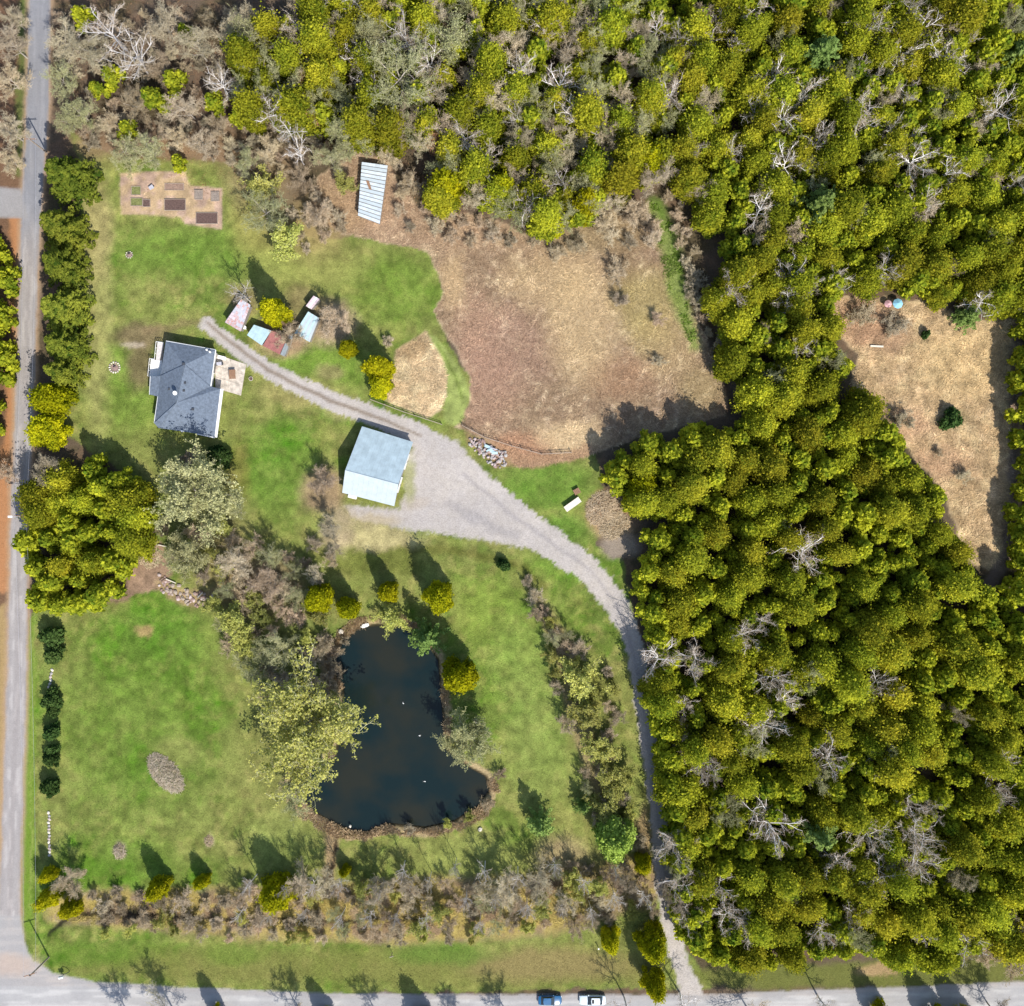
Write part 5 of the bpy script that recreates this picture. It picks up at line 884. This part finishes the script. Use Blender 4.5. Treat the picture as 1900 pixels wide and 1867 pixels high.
# trees standing south of the road whose branches and shadows reach the frame
for i, (a, b, R_, kd) in enumerate([(300,1905,46,'bare_tree'),(215,1910,40,'bare_tree'),(395,1895,26,'yard_cedar'),(545,1905,40,'bare_tree'),(600,1900,24,'yard_cedar'),(840,1890,30,'brown_tree'),(780,1900,26,'yard_cedar'),(1165,1885,40,'birch'),(1275,1880,44,'birch'),(1540,1885,44,'birch'),(1640,1895,30,'yard_cedar'),(1745,1905,34,'yard_cedar'),(1800,1905,32,'yard_cedar'),(1860,1890,40,'bare_tree'),(940,1905,36,'bare_tree'),(1400,1900,44,'bare_tree'),(690,1905,36,'bare_tree')]):
    ranked(plant(kd, a, b, R_, '', 'tree', NM[kd], 'trees south of the bottom road', None, i), 'tree beyond the bottom road', a, b)
# cedar woods
F1 = [(1128,880),(1200,822),(1300,803),(1400,785),(1500,765),(1575,742),(1640,800),(1715,885),(1765,985),(1790,1060),(1830,1105),(1960,1090),(1960,1790),(1840,1760),(1740,1790),(1640,1775),(1560,1760),(1450,1790),(1290,1785),(1282,1690),(1282,1600),(1252,1480),(1236,1380),(1228,1290),(1212,1190),(1184,1120),(1190,1040),(1240,980),(1160,925)]
F2 = [(1245,60),(1245,-20),(1960,-20),(1960,560),(1850,560),(1740,538),(1650,512),(1535,528),(1545,620),(1565,680),(1545,720),(1400,745),(1370,700),(1350,620),(1330,560),(1345,470),(1300,380),(1262,280),(1255,150)]
F3 = [(440,80),(470,40),(600,-20),(1230,-20),(1240,90),(1225,250),(1232,315),(1190,340),(1110,385),(1040,425),(975,395),(900,370),(815,372),(800,345),(830,280),(700,235),(640,240),(540,225),(440,225)]
F4 = [(55,905),(120,880),(150,865),(215,880),(275,950),(262,1000),(225,1050),(185,1120),(85,1135),(52,1060),(48,960)]
F5 = [(1905,600),(1960,600),(1960,1080),(1905,1080),(1895,900)]
F6 = [(-40,420),(8,420),(12,600),(0,700),(-10,850),(-40,850)]
extra = []
for poly, d_, sd_, kk in ((F3, 50, 41, ('bare_tree', 'olive_tree', 'olive_tree', 'bare_tree', 'birch')), (F2, 80, 42, ('bare_tree', 'olive_tree', 'birch', 'bare_tree')), ([(1230,1170),(1500,1150),(1700,1300),(1880,1350),(1880,1740),(1290,1740)], 120, 43, ('bare_tree', 'olive_tree', 'birch'))):
    for a, b in scatter(poly, d_, sd_, [(x, y, r*.9) for x, y, r in birches]+[(x, y, 55) for x, y in ((1530,95),(1525,378),(1525,1555),(735,135),(832,75),(700,215))]):
        kd = rb_.choice(kk); R_ = rb_.uniform(28, 44)*(1.2 if poly is F3 else 1); extra.append((a, b, R_))
        ranked(plant(kd, a, b, R_, '', 'tree', NM[kd], f'{kn.get(kd, "bare tree")}s scattered through the woods', None, len(extra), True), {'bare_tree': 'scattered grey bare tree', 'olive_tree': 'scattered greenish bare tree', 'birch': 'scattered whitish bare tree'}[kd], a, b)
for a, b, R_, kd in ((1262,1350,30,'bare_tree'),(1248,1560,34,'birch'),(1262,1610,34,'olive_tree'),(1268,1675,30,'bare_tree'),(1235,1655,24,'bare_tree')): ranked(plant(kd, a, b, R_, '', 'tree', 'bare_tree', 'bare trees overhanging the narrow drive', None, int(a), True), 'bare tree overhanging the drive', a, b)
hedge = scatter([(975,1075),(1020,1120),(1070,1200),(1135,1250),(1160,1400),(1185,1570),(1100,1530),(1070,1400),(1035,1290),(1015,1190),(985,1120)], 29, 51)
for i, (a, b) in enumerate(hedge):
    kd = ['brush', 'budding', 'brush', 'brown_tree', 'budding', 'olive_tree'][i % 6]; ranked(plant(kd, a, b, rb_.uniform(15, 27), '', 'bush', 'bare_bush', 'fuzzy bushes of the hedge beside the drive', None, i), {'brush': 'low brown hedge bush', 'budding': 'yellowish hedge bush', 'brown_tree': 'twiggy brown hedge bush', 'olive_tree': 'grey green hedge bush'}[kd], a, b)
LM += [('drive hedge top', 1000, 1100), ('drive hedge middle', 1100, 1330)]
av = [(x, y, r*0.5) for x, y, r in extra]+[(x, y, r*0.55) for x, y, r in birches if r > 30]+[(x, y, 40) for x, y in ((1530,95),(1525,378),(1525,1555),(1892,95))]+[(735,135,60),(832,75,44),(700,215,30),(575,200,24)]
stands = [('east wood', F1, 41, 11, (25, 43)), ('north east wood', F2, 39, 12, (25, 42)), ('north wood', F3, 54, 13, (28, 44)), ('stand beside the lane', F4, 36, 14, (24, 38)), ('right hand forest edge', F5, 38, 15, (24, 32)), ('left edge row', F6, 40, 16, (22, 32))]
cedars = []
for a, b, R_ in ((150,30,22),(205,140,22),(320,150,24),(285,182,26),(345,60,18),(395,190,22),(235,240,20),(330,300,16),(180,165,18)): cedars.append((a, b, R_, 'north west wood'))
for a, b in ((1222,1262),(1228,1300),(1236,1345),(1240,1395),(1246,1440),(1256,1490),(1262,1540),(1262,1590),(1266,1640),(1278,1690)): cedars.append((a+3, b+8, 33, 'drive edge'))  # tall row added so its shade falls across the narrow drive
for nm_, poly, d_, sd_, rr_ in stands:
    for a, b in scatter(poly, d_, sd_, av): cedars.append((a, b, rb_.uniform(*rr_), nm_))
xs_ = lambda nm_, a, b: {'east wood': ('upper' if b < 1080 else 'middle' if b < 1420 else 'lower')+(' left' if a < 1480 else ' right'), 'north east wood': ('upper' if b < 260 else 'lower')+(' left' if a < 1550 else ' right'), 'north wood': 'left' if a < 660 else 'middle' if a < 940 else 'right'}.get(nm_, '')
cedars.sort(key=lambda c: -c[2]*(1 if 0 < c[0] < 1900 and 0 < c[1] < 1867 else 0.3))
nind = 300-sum(1 for y_ in yard if y_[3] in ('yard_cedar',))-8
print('cedars', len(cedars), 'individual', min(nind, len(cedars)), 'thicket', len(thick), 'brush', len(brm))
for i, (a, b, R_, nm_) in enumerate(cedars[:nind]):
    part_ = xs_(nm_, a, b); lb = f'yellow green cedar in the {part_+" part of the " if part_ else ""}{nm_}'
    ranked(plant('cedar', a, b, R_, '', 'tree', 'cedar_tree', 'cedars of the '+nm_, rb_.uniform(0.8, 1.15)*(1.3 if nm_ == 'drive edge' else 1), i*5), ('broad' if R_ > 36 else 'narrow' if R_ < 29 else 'yellow green')+' cedar', a, b)
give_labels(); rest = cedars[nind:]
for poly, d_, sd_ in ((F1, 31, 31), (F2, 31, 32), (F3, 44, 33)):
    rest += [(a, b, rb_.uniform(17, 25), '') for a, b in scatter(poly, d_, sd_, [(c[0], c[1], 15) for c in cedars])]

if rest:
    Vs = []; Fs = []; Ts = []; off = 0; sm_ = crown_mesh('far_cedar', 777, M['cedar'], R=2.9, Hh=7.6, nl=12, rl=0.36, ntuft=1000, size=(0.3, 0.6))
    vv = np.empty(len(sm_.vertices)*3, np.float32); sm_.vertices.foreach_get('co', vv); vv = vv.reshape(-1, 3); tt = np.empty(len(vv), np.float32); sm_.attributes['tint'].data.foreach_get('value', tt)
    ff = np.empty(len(sm_.loops), np.int32); sm_.loops.foreach_get('vertex_index', ff); ff = ff.reshape(-1, 4)
    for a, b, R_, nm_ in rest:
        s_ = R_/29; an = rb_.uniform(0, 6.28); x, y = W(a, b, 5.5*s_); ca, sa = math.cos(an), math.sin(an)
        Vs.append(np.stack([vv[:, 0]*ca-vv[:, 1]*sa, vv[:, 0]*sa+vv[:, 1]*ca, vv[:, 2]], 1)*s_+np.array([x, y, 0])); Fs.append(ff+off); Ts.append(np.clip(tt+rb_.uniform(-.15, .15), 0, 1)); off += len(vv)
    o = link('smaller_cedars', np_mesh('smaller_cedars', np.concatenate(Vs), [np.concatenate(Fs)], M['cedar'], tint=np.concatenate(Ts))); tag(o, 'smaller cedars filling the gaps of the woods', 'trees', kind='stuff')
# ---------------- ground cover ----------------
def cover(name, label, poly_masks, n, size, m, seed, hgt, lean=0.6, kindsel=None, keep=None):
    r = np.random.RandomState(seed); P = []
    for poly, share, exc in poly_masks:
        Pq = np.array(poly); x = r.uniform(Pq[:, 0].min(), Pq[:, 0].max(), n*3); y = r.uniform(Pq[:, 1].min(), Pq[:, 1].max(), n*3)
        wob = (fbm(x, y, 18, 61)-.5)*14; k = (sdpoly(x, y, poly)+wob < -2) & (fbm(x, y, 26, 71) > exc); P.append(np.stack([x[k], y[k]], 1)[:int(n*share)])
    P = np.concatenate(P)
    if keep: P = P[keep(P)]
    if name == 'lawn_grass':
        k = (sdpoly(P[:, 0], P[:, 1], MEADOW) > 0) & (sdpoly(P[:, 0], P[:, 1], POND) > 0) & (sdline(P[:, 0], P[:, 1], DRIVE) > 0) & (sdpoly(P[:, 0], P[:, 1], APRON) > 0) & (sdpoly(P[:, 0], P[:, 1], ROADP) > 0) & (sdpoly(P[:, 0], P[:, 1], CORNER) > 0); P = P[k]
    n = len(P); X = (P[:, 0]-950)/10; Y = (933.5-P[:, 1])/10; Z = height(P[:, 0], P[:, 1])
    a = r.uniform(0, 6.283, n); h_ = r.uniform(*hgt, n); w_ = r.uniform(*size, n); ld = r.uniform(0, 6.283, n)*0.35+fbm(P[:, 0], P[:, 1], 60, 91)*9; le = h_*r.uniform(.2, 1, n)*lean*1.5
    dx, dy = np.cos(a)*w_/2, np.sin(a)*w_/2
    V = np.stack([np.stack([X-dx, Y-dy, Z-.02], 1), np.stack([X+dx, Y+dy, Z-.02], 1), np.stack([X+dx*.5+np.cos(ld)*le, Y+dy*.5+np.sin(ld)*le, Z+h_], 1), np.stack([X-dx*.5+np.cos(ld)*le, Y-dy*.5+np.sin(ld)*le, Z+h_*.95], 1)], 1).reshape(-1, 3)
    o = link(name, np_mesh(name, V, [np.arange(4*n).reshape(-1, 4)], m, tint=np.repeat(r.rand(n), 4), col=None if not kindsel else np.repeat(np.concatenate([paint(P[:, 0], P[:, 1])[:, :3]*r.uniform(.6 if name == 'lawn_grass' else .8, 1.6 if name == 'lawn_grass' else 1.75, (n, 1)), np.ones((n, 1))], 1), 4, 0))); tag(o, label, kind='stuff'); return o
dg = bpy.data.materials.new('dry_grass_blades'); dg.use_nodes = True; dn = dg.node_tree; db = dn.nodes['Principled BSDF']; db.inputs['Roughness'].default_value = 0.9; db.inputs['Specular IOR Level'].default_value = 0.1
da = dn.nodes.new('ShaderNodeAttribute'); da.attribute_name = 'Col'; dn.links.new(da.outputs['Color'], db.inputs['Base Color'])
cover('dry_grass', 'tan dry grass and dead stems standing in the meadow and clearing', [(MEADOW, .62, .22), (CLEAR, .26, .22), (ISLE, .06, .1), ([(120,1680),(500,1650),(1200,1610),(1200,1720),(600,1725),(130,1715)], .3, .3)], 130000, (.06, .2), dg, 1, (.04, .2), 3.2, True)
cover('green_weeds', 'bright green weeds along the meadow ditch', [([(1195,370),(1225,380),(1258,440),(1275,560),(1300,645),(1280,650),(1245,560),(1215,460)], 1, .48)], 5000, (.12, .34), M['weed'], 2, (.1, .35), 1.2)
cover('lawn_grass', 'short grass of the lawns and verges', [(YARD, 1, .12)], 130000, (.07, .2), dg, 7, (.02, .09), 2.5, True)
ring = [(cx_+(a-cx_)*1.12, cy_+(b-cy_)*1.09) for a, b in POND]
def outside_pond(P): return sdpoly(P[:, 0], P[:, 1], POND) > -3
cover('pond_reeds', 'tan reeds and dry stems round the edge of the pond', [(ring, 1, .46)], 60000, (.06, .16), M['dry'], 9, (.15, .6), 1.0, None, outside_pond)
cover('dead_leaves', 'brown leaf litter and fallen twigs on the forest floor', [([(100,0),(1240,0),(1230,330),(900,390),(500,420),(120,240)], .5, .2), (F1, .3, .3), (F2, .3, .3)], 40000, (.1, .3), M['dead'], 3, (.03, .2))
tot = sum(len(m_.polygons) for m_ in bpy.data.meshes); print('polys', tot, 'objects', len(bpy.data.objects))
sc = bpy.context.scene; sc.render.engine = 'CYCLES'; sc.cycles.max_bounces = 6; sc.cycles.diffuse_bounces = 3
